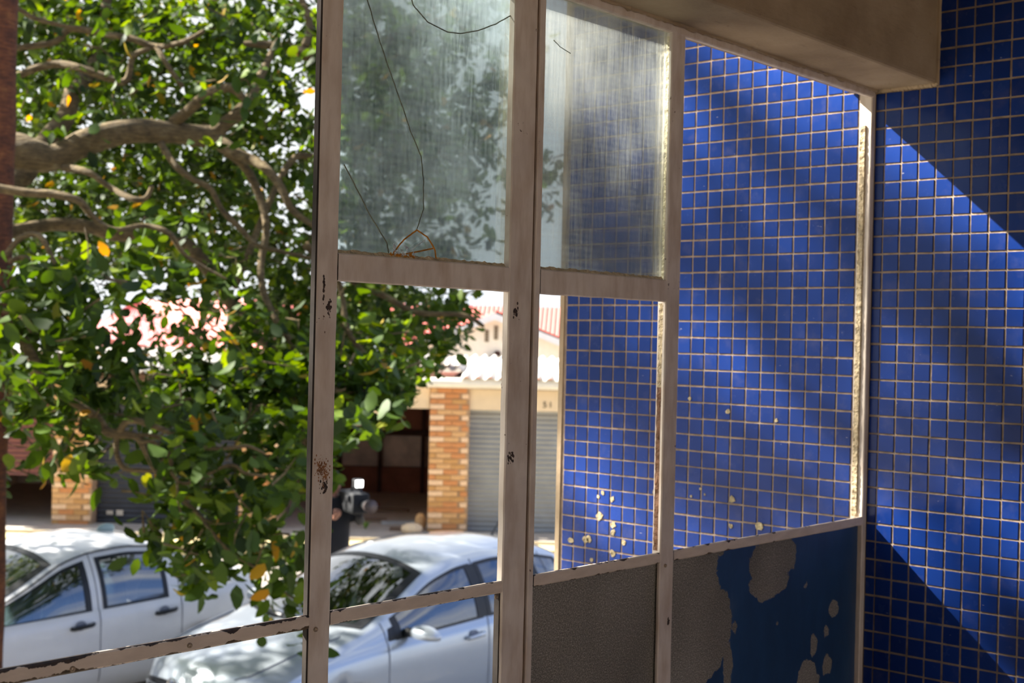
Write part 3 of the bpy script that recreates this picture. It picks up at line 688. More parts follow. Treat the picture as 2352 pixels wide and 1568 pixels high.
    P3 = [(1.72+.06*math.sin(a), .36+.17*math.cos(a), .88+.17*math.sin(a)) for a in [2*math.pi*k/20 for k in range(21)]]; MB().tube(P3, .012, 6, False).build('steering_wheel', M_BLK, root)
    return root, g, w3, side, top
M_BLK = plain('black_trim', S(28, 29, 32), .45); M_SEAM = plain('seam_shadow', S(96, 100, 110), .6); M_SHADE = plain('recess_shade_grey', S(120, 126, 140), .5)
M_TYRE = plain('tyre', S(30, 30, 31), .85); M_ALLOY = plain('alloy', S(160, 162, 166), .35, metal=.7); M_SEATD = plain('dark_cloth', S(52, 54, 60), .9); M_SEATL = plain('grey_cloth', S(150, 160, 160), .9)
M_SILVER = plain('silver_paint', S(188, 196, 204), .28, metal=.55, var=.02, coat=1.0); M_WPAINT = plain('white_paint', S(222, 222, 224), .35, var=.03, coat=.7)
def mat_carglass(name, tint, tr):
    m = NT(name); m.t.nodes.remove(m.b); gl = m.n('ShaderNodeBsdfGlossy', i_Roughness=.015); t_ = m.n('ShaderNodeBsdfTransparent'); t_.inputs[0].default_value = tint
    fr = m.n('ShaderNodeFresnel', i_IOR=1.65); x = m.n('ShaderNodeMixShader'); m.l(m.math('MULTIPLY_ADD', fr.outputs[0], 1.7, .16, clamp=True), x.inputs[0]); m.l(t_.outputs[0], x.inputs[1]); m.l(gl.outputs[0], x.inputs[2]); m.l(x.outputs[0], m.o.inputs[0]); return m.m
M_CG = mat_carglass('tinted_car_glass', (.42, .50, .52, 1), .4)
SIL = dict(L=3.97, sm=.03, wheels=(.83, 3.30), wind=(.92, 1.86, .26), rear=(3.50, 3.80), seat=M_SEATD,
    zc=[(0, .56), (.02, .67), (.06, .74), (.18, .81), (.5, .90), (.88, .975), (.98, 1.0), (1.45, 1.21), (1.8, 1.365), (2.05, 1.43), (2.5, 1.462), (3.0, 1.45), (3.45, 1.38), (3.6, 1.30), (3.8, 1.02), (3.9, .92), (3.95, .80), (3.97, .6)],
    zr=[(0, .52), (.02, .62), (.06, .69), (.18, .76), (.5, .84), (.9, .91), (1.15, .965), (1.5, 1.10), (1.85, 1.275), (2.15, 1.365), (2.6, 1.40), (3.1, 1.375), (3.5, 1.29), (3.7, 1.16), (3.88, .94), (3.95, .76), (3.97, .56)],
    wr=[(0, .42), (.05, .54), (.2, .64), (.6, .70), (1.1, .735), (1.4, .69), (1.9, .595), (2.4, .575), (3.2, .56), (3.6, .57), (3.85, .62), (3.97, .56)],
    zb=[(0, .47), (.05, .60), (.15, .68), (.4, .76), (.8, .83), (1.25, .87), (2.3, .915), (3.2, .965), (3.6, .985), (3.85, .90), (3.95, .72), (3.97, .52)],
    wb=[(0, .50), (.04, .62), (.12, .70), (.3, .765), (.7, .80), (1.3, .815), (2.6, .82), (3.3, .80), (3.7, .74), (3.9, .68), (3.97, .60)],
    holes=[(1.40, 2.30, .0, .875), (2.40, 3.03, .0, .875), (3.08, 3.42, .0, .875)])
car1, g1, w31, side1, top1 = car('hatchback_car', 'silver hatchback parked nose left, closest below the window', (5.52, 8.06, 0), SIL, M_SILVER, M_CG,
    [(1.40, 2.30, .0, .875, 0), (2.40, 3.03, .0, .875, 0), (3.08, 3.42, .0, .875, 0)], (1.28, 2.36, 3.22), ((2.20, .80), (3.05, .83)), False)
for sg in (1, -1):                                  # black door pillars between the side glass
    b = MB(); f = lambda s, v: (lambda p: Vector((p.x, p.y*sg, p.z)))(side1(s, v, .004))
    b.grid([[f(s, v/8) for v in range(0, 8)] for s in (2.29, 2.35, 2.41)]); b.grid([[f(s, v/8) for v in range(0, 8)] for s in (3.02, 3.09)]); b.build('door_pillar_trim', M_BLK, car1)
    b = MB(); b.grid([[f(1.30+.02*k+.1*v/6*0, .02+v/8*(.75 if k else .2)) for v in range(0, 7)] for k in range(0, 8)]); b.build('mirror_mount', M_BLK, car1)
    y = -sg*.86
    b = MB().tube([(1.48, y+sg*.06, .93), (1.50, y-sg*.04, .93)], .035, 8).ell((1.50, y-sg*.14, .935), (.06, .13, .042), 18, 10); mr = b.build('wing_mirror', M_BLK, car1, smooth=True)
    P = []
    for i in range(10):
        th = math.pi/2*i/9*1.25; P.append([(1.492+.085*math.sin(th)*math.cos(2*math.pi*j/24)*(1 if math.cos(2*math.pi*j/24) < 0 else .55), y-sg*.14+.152*math.sin(th)*math.sin(2*math.pi*j/24), .940+.068*math.cos(th)) for j in range(25)])
    MB().grid(P).build('mirror_cap', M_SILVER, mr, smooth=True)
    # headlight wrapping the corner
    P = []
    for i in range(9):
        s = .05+.40*i/8; P.append([w31(s, -sg*lerp(g1('wb', s)-.02+.0, g1('wr', s)*.97, v), lerp(g1('zb', s)-.09+.03*i/8, g1('zr', s)+.004, v)) for v in (0, .35, .7, 1)])
    MB().grid(P).build('headlight', plain('headlight_lens', S(96, 104, 118), .08, metal=.5) if sg == 1 else bpy.data.materials['headlight_lens'], car1, smooth=True)
# nose: grille, badge, bonnet shut line, wipers, aerial, licence disc
def nose(y, z, off): return w31(.0, y, z)+Vector((-off, 0, 0))
grm = MB().grid([[nose(y, lerp(.50, .655-.10*abs(y/.5)**2*.5, k/4), .012-.004*k) for k in range(5)] for y in [-.50+i*.05 for i in range(21)]]).build('grille', M_BLK, car1)
for k in range(3):
    MB().tube([nose(y, .53+.035*k-.02*abs(y/.5)**2, .02) for y in [-.47+i*.047 for i in range(21)]], .006, 6).build('grille_bar', M_BLK if k < 2 else M_ALLOY, grm)
bc = Vector((-.035, 0, .63)); M_CHR = plain('chrome', S(205, 208, 212), .15, metal=1)
ring = [bc+Vector((0, .062*math.cos(a), .062*math.sin(a))) for a in [2*math.pi*k/28 for k in range(29)]]
bd = MB().tube(ring, .007, 6, False).tube([bc+Vector((0, y, z)) for y, z in ((-.032, .05), (-.012, .008), (0, .03), (.012, .008), (.032, .05))][::1], .005, 6).tube([bc+Vector((0, y, z)) for y, z in ((-.054, .022), (-.026, -.048), (0, -.002), (.026, -.048), (.054, .022))], .005, 6)
bd.build('badge', M_CHR, car1, label='round chrome emblem with two stacked letters')
MB().tube([top1(lerp(.10, .96, k/14), .88 if k else .8, .0035) for k in range(15)], .004, 5).tube([top1(lerp(.10, .96, k/14), -.88, .0035) for k in range(15)], .004, 5).build('bonnet_seam', M_SEAM, car1)['kind'] = 'stuff'
MB().tube([top1(.94+.24*t*t, t*.85, .02) for t in [-.9+i*.09 for i in range(11)]], .012, 6).build('wiper', M_BLK, car1)
MB().tube([top1(3.28, 0, 0), top1(3.28, 0, .02)+Vector((.02, 0, .01)), top1(3.28, 0, 0)+Vector((.22, 0, .26))], [.012, .008, .004], 6).build('aerial', M_BLK, car1)
P = top1(1.15, .62, .006); MB().ell(P, (.05, .055, .02), 14, 6).build('licence_disc', plain('pale_disc', S(150, 190, 190), .5), car1)
WHT = dict(L=4.15, sm=.03, wheels=(.80, 3.28), wind=(1.08, 1.95, .22), rear=(3.12, 3.50), seat=M_SEATL,
    zc=[(0, .48), (.03, .62), (.1, .69), (.6, .82), (1.0, .90), (1.12, .93), (1.6, 1.18), (1.95, 1.33), (2.2, 1.385), (2.6, 1.405), (2.95, 1.37), (3.08, 1.33), (3.35, 1.13), (3.5, 1.05), (3.62, 1.03), (4.0, 1.01), (4.1, .95), (4.15, .6)],
    zr=[(0, .44), (.03, .58), (.1, .65), (.6, .77), (1.0, .84), (1.25, .90), (1.7, 1.10), (2.0, 1.26), (2.25, 1.325), (2.6, 1.345), (2.95, 1.31), (3.1, 1.25), (3.4, 1.04), (3.55, 1.0), (3.7, .985), (4.0, .97), (4.1, .90), (4.15, .56)],
    wr=[(0, .45), (.05, .55), (.2, .62), (.6, .68), (1.1, .70), (1.5, .66), (2.0, .59), (2.4, .575), (3.0, .565), (3.3, .60), (3.6, .66), (4.0, .66), (4.15, .58)],
    zb=[(0, .40), (.05, .55), (.2, .65), (.8, .77), (1.2, .84), (2.3, .875), (3.1, .90), (3.6, .93), (4.0, .93), (4.1, .84), (4.15, .5)],
    wb=[(0, .52), (.05, .62), (.15, .70), (.4, .76), (1.0, .79), (2.4, .80), (3.3, .79), (3.8, .76), (4.05, .70), (4.15, .62)],
    holes=[(1.42, 2.17, .0, .875), (2.31, 2.90, .0, .875), (3.08, 3.32, .0, .75)])
car2, g2, w32, side2, top2 = car('sedan_car', 'white sedan with black door handles, farther out behind the silver hatchback', (3.62, 10.47, 0), WHT, M_WPAINT, M_CG,
    [(1.42, 2.17, .0, .875, 0), (2.31, 2.90, .0, .875, .0), (3.08, 3.32, .0, .75, 0)], (1.25, 2.25, 3.03), ((2.09, .77), (2.87, .79)), True)
P = top2(2.78, 0, 0); MB().ell((P.x, P.y, P.z+.02), (.09, .03, .045), 12, 7).build('roof_light', plain('frosted_lens', S(150, 170, 170), .4), car2, smooth=True)
MB().tube([side2(lerp(1.5, 3.1, k/20), .985, .012) for k in range(21)], .007, 6).build('roof_gutter', M_BLK, car2)

# ------------------------------------------------------------------ person filming, behind the silver car
def skin(name, pts, edges, rad, m, parent=None, sub=2):
    me = bpy.data.meshes.new(name); me.from_pydata([tuple(p) for p in pts], edges, []); me.materials.append(m)
    o = bpy.data.objects.new(name, me); C.objects.link(o); o.parent = parent
    md = o.modifiers.new('skin', 'SKIN'); md.use_smooth_shade = True
    for v, r in zip(me.skin_vertices[0].data, rad): v.radius = (r, r) if isinstance(r, (int, float)) else r
    me.skin_vertices[0].data[0].use_root = True
    s = o.modifiers.new('sub', 'SUBSURF'); s.levels = s.render_levels = sub; return o
M_CLOTH = plain('black_clothing', S(26, 27, 32), .9, var=.2); M_SKIN = plain('skin_tone', S(150, 104, 84), .6); M_HAIR = plain('dark_hair', S(20, 17, 16), .8)
pc = px(768, 1100, 14.1); pe = empty('person', (pc.x, pc.y, 0), GT+math.radians(28)); tag(pe, 'person in black clothes holding a video camera at the shoulder, behind the silver car', 'person')
# local frame: -y faces the window, x to the picture's right
skin('body', [(0, 0, .95), (0, -.01, 1.15), (0, 0, 1.36), (0, -.01, 1.45), (.10, 0, .88), (.13, .0, .50), (.14, .04, .08), (.15, -.14, .04), (-.10, 0, .88), (-.13, 0, .5), (-.14, .04, .08), (-.15, -.14, .04),
    (.19, 0, 1.40), (.27, -.10, 1.17), (.17, -.30, 1.30), (-.19, 0, 1.40), (-.30, -.08, 1.18), (-.12, -.28, 1.25)],
    [(0, 1), (1, 2), (2, 3), (0, 4), (4, 5), (5, 6), (6, 7), (0, 8), (8, 9), (9, 10), (10, 11), (2, 12), (12, 13), (13, 14), (2, 15), (15, 16), (16, 17)],
    [.16, .15, .17, .07, .10, .07, .05, .045, .10, .07, .05, .045, .075, .052, .04, .075, .052, .04], M_CLOTH, pe)
hd = MB().ell((-.02, -.03, 1.59), (.078, .095, .115), 18, 12).ell((-.02, -.125, 1.585), (.014, .02, .02), 8, 6).ell((-.10, -.02, 1.59), (.012, .02, .03), 8, 6).ell((.06, -.02, 1.59), (.012, .02, .03), 8, 6).tube([(-.01, 0, 1.42), (-.02, -.01, 1.52)], .055, 12)
hd = hd.build('head', M_SKIN, pe, smooth=True)
MB().ell((-.02, .0, 1.63), (.088, .10, .105), 18, 12).build('hair', M_HAIR, hd, smooth=True)
MB().ell((-.05, -.118, 1.60), (.012, .008, .007), 8, 6).ell((.012, -.118, 1.60), (.012, .008, .007), 8, 6).build('eyes', M_WHITE, hd, smooth=True)
MB().ell((-.02, -.118, 1.535), (.025, .01, .007), 8, 6).build('mouth', plain('lips', S(120, 70, 62), .6), hd, smooth=True)
for sg, hx, hz in ((1, .17, 1.32), (-1, -.11, 1.26)):
    pts = [(hx, -.29, hz), (hx, -.33, hz+.02), (hx, -.36, hz+.03)]; ed = [(0, 1), (1, 2)]; rd = [.028, .034, .03]
    for k in range(4):
        i = len(pts); x = hx+(k-1.5)*.021; l_ = (.9, 1, .95, .75)[k]
        pts += [(x, -.385, hz+.05), (x, -.40-.01, hz+.05+.03*l_), (x, -.385, hz+.06+.055*l_)]; ed += [(2, i), (i, i+1), (i+1, i+2)]; rd += [.010, .009, .008]
    i = len(pts); pts += [(hx-sg*.04, -.34, hz+.03), (hx-sg*.055, -.36, hz+.06)]; ed += [(1, i), (i, i+1)]; rd += [.012, .010]
    skin('hand', pts, ed, rd, M_SKIN, pe, 1)
vc = empty('video_camera', pe.location, GT+math.radians(28)); tag(vc, 'black shoulder video camera with a lit lamp on top', 'camera')
M_CAMB = plain('matte_black_shell', S(24, 26, 30), .8, var=.3, scale=20)
MB().box((.05, -.42, 1.31), (.24, .04, 1.52)).build('camera_body', M_CAMB, vc, bev=.02)
MB().box((.06, -.10, 1.18), (.20, .06, 1.31)).build('shoulder_pad', M_CAMB, vc, bev=.02)
MB().tube([(.17, -.42, 1.41), (.17, -.50, 1.41), (.17, -.56, 1.41)], [.04, .045, .062], 20).build('lens_barrel', M_CAMB, vc, smooth=True)
MB().tube([(.17, -.56, 1.41), (.17, -.62, 1.41), (.17, -.621, 1.41), (.17, -.58, 1.41)], [.062, .072, .064, .05], 24).build('lens_hood', plain('worn_lens_hood', S(92, 78, 76), .5), vc, smooth=True)
MB().ell((.17, -.585, 1.41), (.05, .012, .05), 18, 8).build('lens_glass', plain('lens_glass', S(40, 52, 48), .08), vc, smooth=True)
MB().tube([(.16, -.38, 1.50), (.16, -.36, 1.56), (.16, -.12, 1.56), (.16, -.10, 1.50)], .012, 8).build('carry_handle', M_BLK, vc)
MB().box((.01, -.36, 1.44), (.10, -.30, 1.50)).build('viewfinder', M_BLK, vc, bev=.01)
MB().box((.09, -.36, 1.575), (.19, -.28, 1.665)).build('lamp_housing', M_BLK, vc, bev=.012)
ml = NT('lamp_glow'); ml.set(Emission_Color=(1, 1, .97, 1), Emission_Strength=9.0)
MB().box((.10, -.366, 1.585), (.18, -.361, 1.655)).build('lamp_panel', ml.m, vc, bev=.002, label='glowing square lamp panel')

# ------------------------------------------------------------------ tree, pole
def mat_bark(name, a, b, c):
    m = NT(name); n = m.noise(14, 6, .65); w = m.noise(38, 5, .6, stretch=(.5, .5, 2.4)); col = m.ramp(n, [(.3, a), (.55, b), (.75, c)])
    dk = m.ramp(w, [(.35, (.45, .42, .4)), (.6, (1, 1, 1))]); mm = m.n('ShaderNodeMix', data_type='RGBA', blend_type='MULTIPLY'); mm.inputs['Factor'].default_value = 1
    m.l(col, mm.inputs['A']); m.l(dk, mm.inputs['B']); m.col(mm.outputs['Result']); m.set(Roughness=.9); m.bump(w, .8, .02); return m.m
M_BARK = mat_bark('grey_olive_bark', S(80, 66, 38), S(108, 90, 56), S(130, 116, 84))
def mat_leaf():
    m = NT('green_leaf'); ge = m.n('ShaderNodeNewGeometry'); oi = m.n('ShaderNodeObjectInfo'); rnd = m.math('FRACT', m.math('ADD', ge.outputs['Random Per Island'], oi.outputs['Random']))
    col = m.ramp(rnd, [(0, S(28, 46, 8)), (.45, S(44, 68, 14)), (.85, S(66, 90, 22)), (.982, S(92, 112, 30)), (.987, S(150, 126, 30)), (1, S(150, 112, 28))])
    m.t.nodes.remove(m.b); df = m.n('ShaderNodeBsdfPrincipled'); df.inputs['Roughness'].default_value = .55; df.inputs['Specular IOR Level'].default_value = .3; m.l(col, df.inputs['Base Color'])
    tl = m.n('ShaderNodeBsdfTranslucent'); hs = m.n('ShaderNodeHueSaturation', i_Hue=.475, i_Saturation=1.15, i_Value=1.9); m.l(col, hs.inputs['Color']); m.l(hs.outputs[0], tl.inputs[0])
    x = m.n('ShaderNodeMixShader'); x.inputs[0].default_value = .40; m.l(df.outputs[0], x.inputs[1]); m.l(tl.outputs[0], x.inputs[2]); m.l(x.outputs[0], m.o.inputs[0]); return m.m
M_LEAF = mat_leaf()
trunk_base = Vector((2.55, 7.75, 0)); tree = empty('street_tree', trunk_base); tag(tree, 'big spreading street tree with crooked limbs and dense green leaves', 'tree')
inv = Matrix.Translation(-trunk_base)
def limb(P, name='branch', sub=5):
    # P: (x, y, r px, depth) -> smoothed world polyline
    W = [(px(x, y, d), r*d/F_PX) for x, y, r, d in P]; pts = []; rad = []
    for i in range(len(W)-1):
        p0, p1, p2, p3 = W[max(i-1, 0)][0], W[i][0], W[i+1][0], W[min(i+2, len(W)-1)][0]
        for k in range(sub):
            t = k/sub; q = .5*((2*p1)+(p2-p0)*t+(2*p0-5*p1+4*p2-p3)*t*t+(3*p1-p0-3*p2+p3)*t**3); pts.append(q); r = lerp(W[i][1], W[i+1][1], t); rad.append(r*(1+.12*noise.noise(q*6)))
    pts.append(W[-1][0]); rad.append(W[-1][1]*.8)
    pts = [inv @ p for p in pts]
    return MB().tube(pts, rad, 10 if W[0][1] > .03 else 7).build(name, M_BARK, tree, smooth=True)
def wl(pts, rad, name='branch'): return MB().tube([inv @ Vector(p) for p in pts], rad, 12).build(name, M_BARK, tree, smooth=True)
fk = px(-250, 470, 7.6)
wl([trunk_base, trunk_base+Vector((.05, .02, .9)), Vector((2.62, 7.72, 1.9)), Vector((2.72, 7.7, 2.8)), fk], [.36, .30, .27, .25, .2], 'trunk')
limb([(-250, 470, 70, 7.6), (-100, 380, 50, 7.8), (20, 347, 41, 7.9), (70, 356, 38, 7.9), (128, 361, 31, 7.95), (200, 326, 30, 8), (300, 301, 28, 8.1), (400, 305, 26, 8.2), (480, 312, 24, 8.3), (515, 285, 17, 8.3), (548, 260, 16, 8.3), (575, 225, 13, 8.4), (596, 180, 10, 8.5), (640, 90, 7, 8.7)])
limb([(400, 280, 16, 8.2), (432, 255, 12, 8.1), (462, 228, 12, 8.0), (495, 208, 11, 8.0), (530, 202, 11, 8.0), (556, 222, 9, 8.0), (570, 250, 6, 8.0)])
limb([(495, 322, 20, 8.3), (545, 352, 14, 8.2), (605, 382, 11, 8.1), (645, 430, 10, 8.0), (668, 478, 9, 8.0), (705, 508, 7, 8.0), (760, 545, 6, 8.0)])
limb([(505, 330, 16, 8.3), (560, 380, 11, 8.3), (592, 440, 9, 8.3), (612, 520, 9, 8.2), (600, 600, 8, 8.1), (603, 660, 8, 8.0), (628, 725, 8, 7.9), (668, 786, 7, 7.8), (692, 840, 6, 7.8), (690, 885, 5, 7.7), (672, 935, 4, 7.7), (690, 980, 4, 7.6), (712, 1045, 3, 7.5)])
limb([(-60, 520, 26, 7.4), (10, 432, 24, 8.1), (60, 400, 21, 8.3), (100, 330, 22, 8.5), (150, 270, 22, 8.7), (172, 200, 20, 8.8), (210, 160, 14, 9.0), (232, 60, 11, 9.2), (260, -60, 9, 9.3)])
limb([(-20, 15, 6, 7.6), (40, 20, 6, 7.6), (80, 42, 6, 7.6), (150, 60, 5, 7.6), (190, 64, 3, 7.6)])
limb([(20, 112, 8, 9), (80, 105, 8, 9), (130, 95, 8, 9), (165, 66, 8, 9), (240, 78, 8, 8.9), (300, 88, 8, 8.8), (360, 108, 8, 8.8), (425, 95, 6, 8.7), (470, 70, 5, 8.7)])
limb([(40, 175, 9, 8.6), (90, 155, 9, 8.6), (140, 147, 9, 8.6), (190, 158, 9, 8.5), (245, 178, 10, 8.5), (290, 186, 9, 8.5), (306, 130, 7, 8.5), (345, 112, 5, 8.5)])
limb([(360, 106, 7, 8.7), (385, 150, 6, 8.6), (420, 200, 6, 8.6)])
limb([(-40, 425, 12, 6.3), (20, 436, 11, 6.3), (70, 443, 10, 6.3), (125, 446, 10, 6.3), (182, 462, 9, 6.3), (215, 500, 7, 6.4), (262, 528, 7, 6.4), (330, 518, 6, 6.5), (388, 536, 7, 6.5), (430, 590, 5, 6.6), (520, 640, 3, 6.6)])
limb([(-100, 560, 20, 8.2), (40, 530, 16, 8.8), (130, 515, 15, 9), (210, 522, 15, 9), (262, 537, 17, 9), (330, 540, 16, 9), (400, 548, 16, 9), (448, 580, 16, 9), (490, 635, 15, 9), (520, 685, 14, 9), (570, 750, 11, 9), (640, 820, 8, 9)])
limb([(145, 385, 9, 7.9), (200, 394, 8, 7.8), (250, 428, 7, 7.8), (300, 455, 7, 7.7), (335, 455, 6, 7.7), (350, 425, 5, 7.7)])
limb([(370, 330, 9, 8.1), (400, 376, 8, 8.0), (440, 410, 7, 8), (482, 432, 7, 8), (510, 482, 7, 8), (550, 522, 7, 8), (590, 562, 6, 8), (650, 578, 5, 8), (730, 596, 4, 8)])
limb([(10, 590, 7, 6.2), (50, 545, 7, 6.2), (92, 542, 7, 6.2), (120, 592, 6, 6.2), (150, 640, 5, 6.2)]); limb([(20, 600, 6, 6.3), (60, 592, 7, 6.3), (85, 632, 6, 6.3), (130, 612, 4, 6.3)])
limb([(-30, 700, 8, 6.2), (12, 712, 7, 6.2), (46, 724, 7, 6.2), (99, 755, 7, 6.2), (130, 780, 6, 6.2), (172, 800, 5, 6.2)])
limb([(-50, 720, 14, 6.1), (30, 752, 12, 6.1), (67, 806, 13, 6.1), (92, 850, 12, 6.1), (118, 890, 10, 6.1), (170, 925, 9, 6.1), (221, 956, 10, 6.1), (246, 990, 11, 6.1), (275, 996, 11, 6.1), (316, 1004, 9, 6.1), (340, 1043, 9, 6.1), (360, 1083, 8, 6.1), (400, 1130, 6, 6.1), (455, 1180, 5, 6.1), (520, 1260, 4, 6.1), (600, 1310, 3, 6.1)])
limb([(273, 994, 8, 6.1), (289, 970, 8, 6.05), (316, 966, 8, 6.0), (344, 976, 7, 6.0), (380, 988, 7, 6.0), (419, 1008, 6, 6.0), (471, 1028, 5, 6.0), (530, 1028, 4, 6.0), (570, 1024, 4, 6.0), (610, 1042, 3, 6.0)])
limb([(269, 1000, 7, 6.1), (268, 1043, 6, 6.1), (286, 1075, 6, 6.1), (320, 1080, 5, 6.1), (350, 1082, 4, 6.1)])
limb([(308, 998, 5, 6.1), (368, 1006, 5, 6.1), (392, 1057, 5, 6.1), (394, 1085, 4, 6.1), (430, 1110, 4, 6.1), (526, 1067, 4, 6.1), (566, 1087, 4, 6.1), (640, 1095, 3, 6.1)])
limb([(325, 1015, 5, 6.05), (356, 1016, 5, 6.05), (371, 1050, 5, 6.05), (362, 1100, 4, 6.05), (358, 1130, 3, 6.05)])
limb([(700, 560, 10, 8.2), (760, 620, 9, 8.2), (785, 675, 7, 8.2), (797, 755, 7, 8.1), (838, 812, 6, 8.1), (866, 836, 5, 8)]); limb([(800, 640, 9, 8.6), (884, 680, 8, 8.6), (958, 717, 7, 8.6), (1063, 723, 6, 8.6), (1112, 750, 4, 8.6)])
limb([(560, 100, 6, 8.8), (610, 103, 10, 8.8), (660, 112, 14, 8.8), (740, 128, 16, 8.8), (860, 100, 13, 9), (980, 60, 11, 9.2), (1120, 10, 8, 9.4)]); limb([(700, 108, 10, 8.8), (712, 60, 9, 8.9), (690, -10, 8, 9)])
limb([(540, 660, 8, 8.4), (660, 380, 8, 8.9), (740, 360, 9, 9), (850, 300, 9, 9.2), (980, 330, 8, 9.3), (1100, 420, 6, 9.3)])
# limbs of the same crown outside the frame, left of the window
wl([Vector((2.66, 7.72, 2.6)), Vector((2.1, 7.8, 4.6)), Vector((1.2, 7.9, 6.2)), Vector((-.5, 8.0, 7.6)), Vector((-3.0, 8.2, 8.6)), Vector((-6.0, 8.2, 9.2))], [.22, .2, .16, .12, .09, .05])
wl([Vector((2.1, 7.8, 4.6)), Vector((2.6, 8.8, 6.6)), Vector((3.4, 10.2, 8.2)), Vector((4.4, 11.4, 9.0))], [.16, .13, .1, .05])
wl([Vector((2.66, 7.72, 2.6)), Vector((1.5, 9.4, 4.6)), Vector((.3, 10.8, 6.2)), Vector((-1.5, 12, 7.4))], [.2, .16, .12, .06])

DENS = ['678786656775455443321', '677787767643455554212', '666766777753456654212', '565576567743566554220', '555555657654466654320', '434556665543456465300', '555567667653345665123', '555777666642565364012', '466666666643366431120', '677776656763367443100', '788754343467542200000', '787411123586667764000', '788432231588788766100', '788544361588899843300', '787755784798899730000', '767865688778898300000', '455521368578864000000', '255421366556510000000', '034321675475110000000', '014114666564000000000', '002002677462000000000', '000000376265000000000', '000000132145000000000', '000000000023000000000']
lv = []; twigs = MB(); q = random.Random(21)
def rot_basis(axis, nrm):
    z = axis.normalized(); x = z.cross(nrm)
    if x.length < .05: x = z.orthogonal()
    x.normalize(); y = z.cross(x); return Matrix((x, z, y)).transposed()
def cluster(p, n, size, spread=.13, d0=None):
    d = d0 or Vector((q.gauss(0, .8), q.gauss(0, .8), q.gauss(-.25, .6)))
    d.normalize(); l_ = q.uniform(.10, .24); a = p-d*l_
    if q.random() < .55: twigs.tube([inv @ a, inv @ (a.lerp(p, .5)+Vector((q.gauss(0, .03), q.gauss(0, .03), q.gauss(0, .03)))), inv @ p], [.006, .0045, .002], 4, False)
    for k in range(n):
        t = q.random(); b = a.lerp(p, .35+.65*t)+Vector((q.gauss(0, 1), q.gauss(0, 1), q.gauss(0, 1)))*spread*.35
        ax = (d*.7+Vector((q.gauss(0, .75), q.gauss(0, .75), q.gauss(-.35, .6))))
        if ax.length < .1: ax = Vector((0, 0, -1))
        nr = Vector((q.gauss(0, .5), q.gauss(0, .5), 1)); L_ = size*q.uniform(.65, 1.25)
        lv.append((b, rot_basis(ax, nr), L_))
for r, row in enumerate(DENS):
    for c, ch in enumerate(row):
        dn = int(ch)
        near = (r >= 17) or (c < 6 and r >= 10) or (r >= 16 and c > 3)
        k = dn**1.25*.105
        n_cl = k*(3.6 if near else 12.5)
        n_cl = int(n_cl)+(1 if q.random() < n_cl % 1 else 0)
        for _ in range(n_cl):
            x, y = c*60+q.uniform(-5, 65), r*60+q.uniform(-5, 65)
            if (r >= 16 and c < 7) and q.random() < .3: continue
            if (755 < x < 900 and y > 1045) or (930 < x and y > 850) or (x < 210 and y > 1110) or (790 < x and y > 930+(900-x)*.9): continue
            if near and q.random() < .8: d = q.uniform(5.7, 6.9)
            elif r >= 14: d = q.uniform(6.9, 8.5)
            else: d = q.uniform(7.4, 9.5) if q.random() < (.05 if r < 10 and c < 12 else .2) else q.uniform(9.0, 14.0)
            cluster(px(x, y, d), q.randint(8, 13), .105 if d < 7 else .100)
n_view = len(lv)
def offx(p):
    v = p-CAM; d = v.dot(FF); return 1176+F_PX*v.dot(RR)/d if d > .5 else -9999
def shades_wall(p):
    t = 1.724-p.x; y = p.y-SUN_K*t; z = p.z-.91*SUN_K*t-CAMZ; return .45 < y < 1.65 and -.75 < z < .7
for _ in range(1300):
    p = Vector((q.uniform(-1.5, 6.5), q.uniform(11.2, 16), q.uniform(4.0, 8.2)))
    if offx(p) < -120: cluster(p, 12, .13, .3)
for _ in range(1700):                                # unseen crown to the left, added to darken reflections and cut sky light
    p = Vector((q.uniform(-11, 1.5), q.uniform(3.2, 12), q.uniform(2.2, 9)))
    if offx(p) > -100: continue
    if (p-Vector((0, 0, p.z))).length < 5.5 or shades_wall(p): continue
    cluster(p, 12, .13, .3)
for _ in range(900):                                # crown above and left of the frame
    x, y = q.uniform(-1300, 1150), q.uniform(-1100, -20)
    if q.random() < .45: x, y = q.uniform(-1500, -30), q.uniform(-1200, 500)
    p = px(x, y, q.uniform(8.5, 15))
    if not shades_wall(p): cluster(p, 11, .12, .2)
# leafy boughs hanging out over the street: they band the mosaic with shade
def bough(x0, x1, y, c, w, n):
    for _ in range(n):
        x = q.uniform(x0, x1); yy = y+q.uniform(-.25, .25); z = CAMZ+.91*yy+c*U_+q.gauss(0, w); cluster(Vector((x, yy, z)), 10, .10, .16)
BOUGHS = [(-26.5, .030, 70), (-37.0, .050, 95), (-50.0, .075, 110), (-63.0, .07, 90)]
for c, w, n in BOUGHS:
    y = 7.4; wl([Vector((1.6, 7.8, CAMZ+.91*y+c*U_)), Vector((-1, y, CAMZ+.91*y+c*U_)), Vector((-4.5, y, CAMZ+.91*y+c*U_))], [.05, .035, .015]); bough(-4.6, 1.0, y, c, w, n)

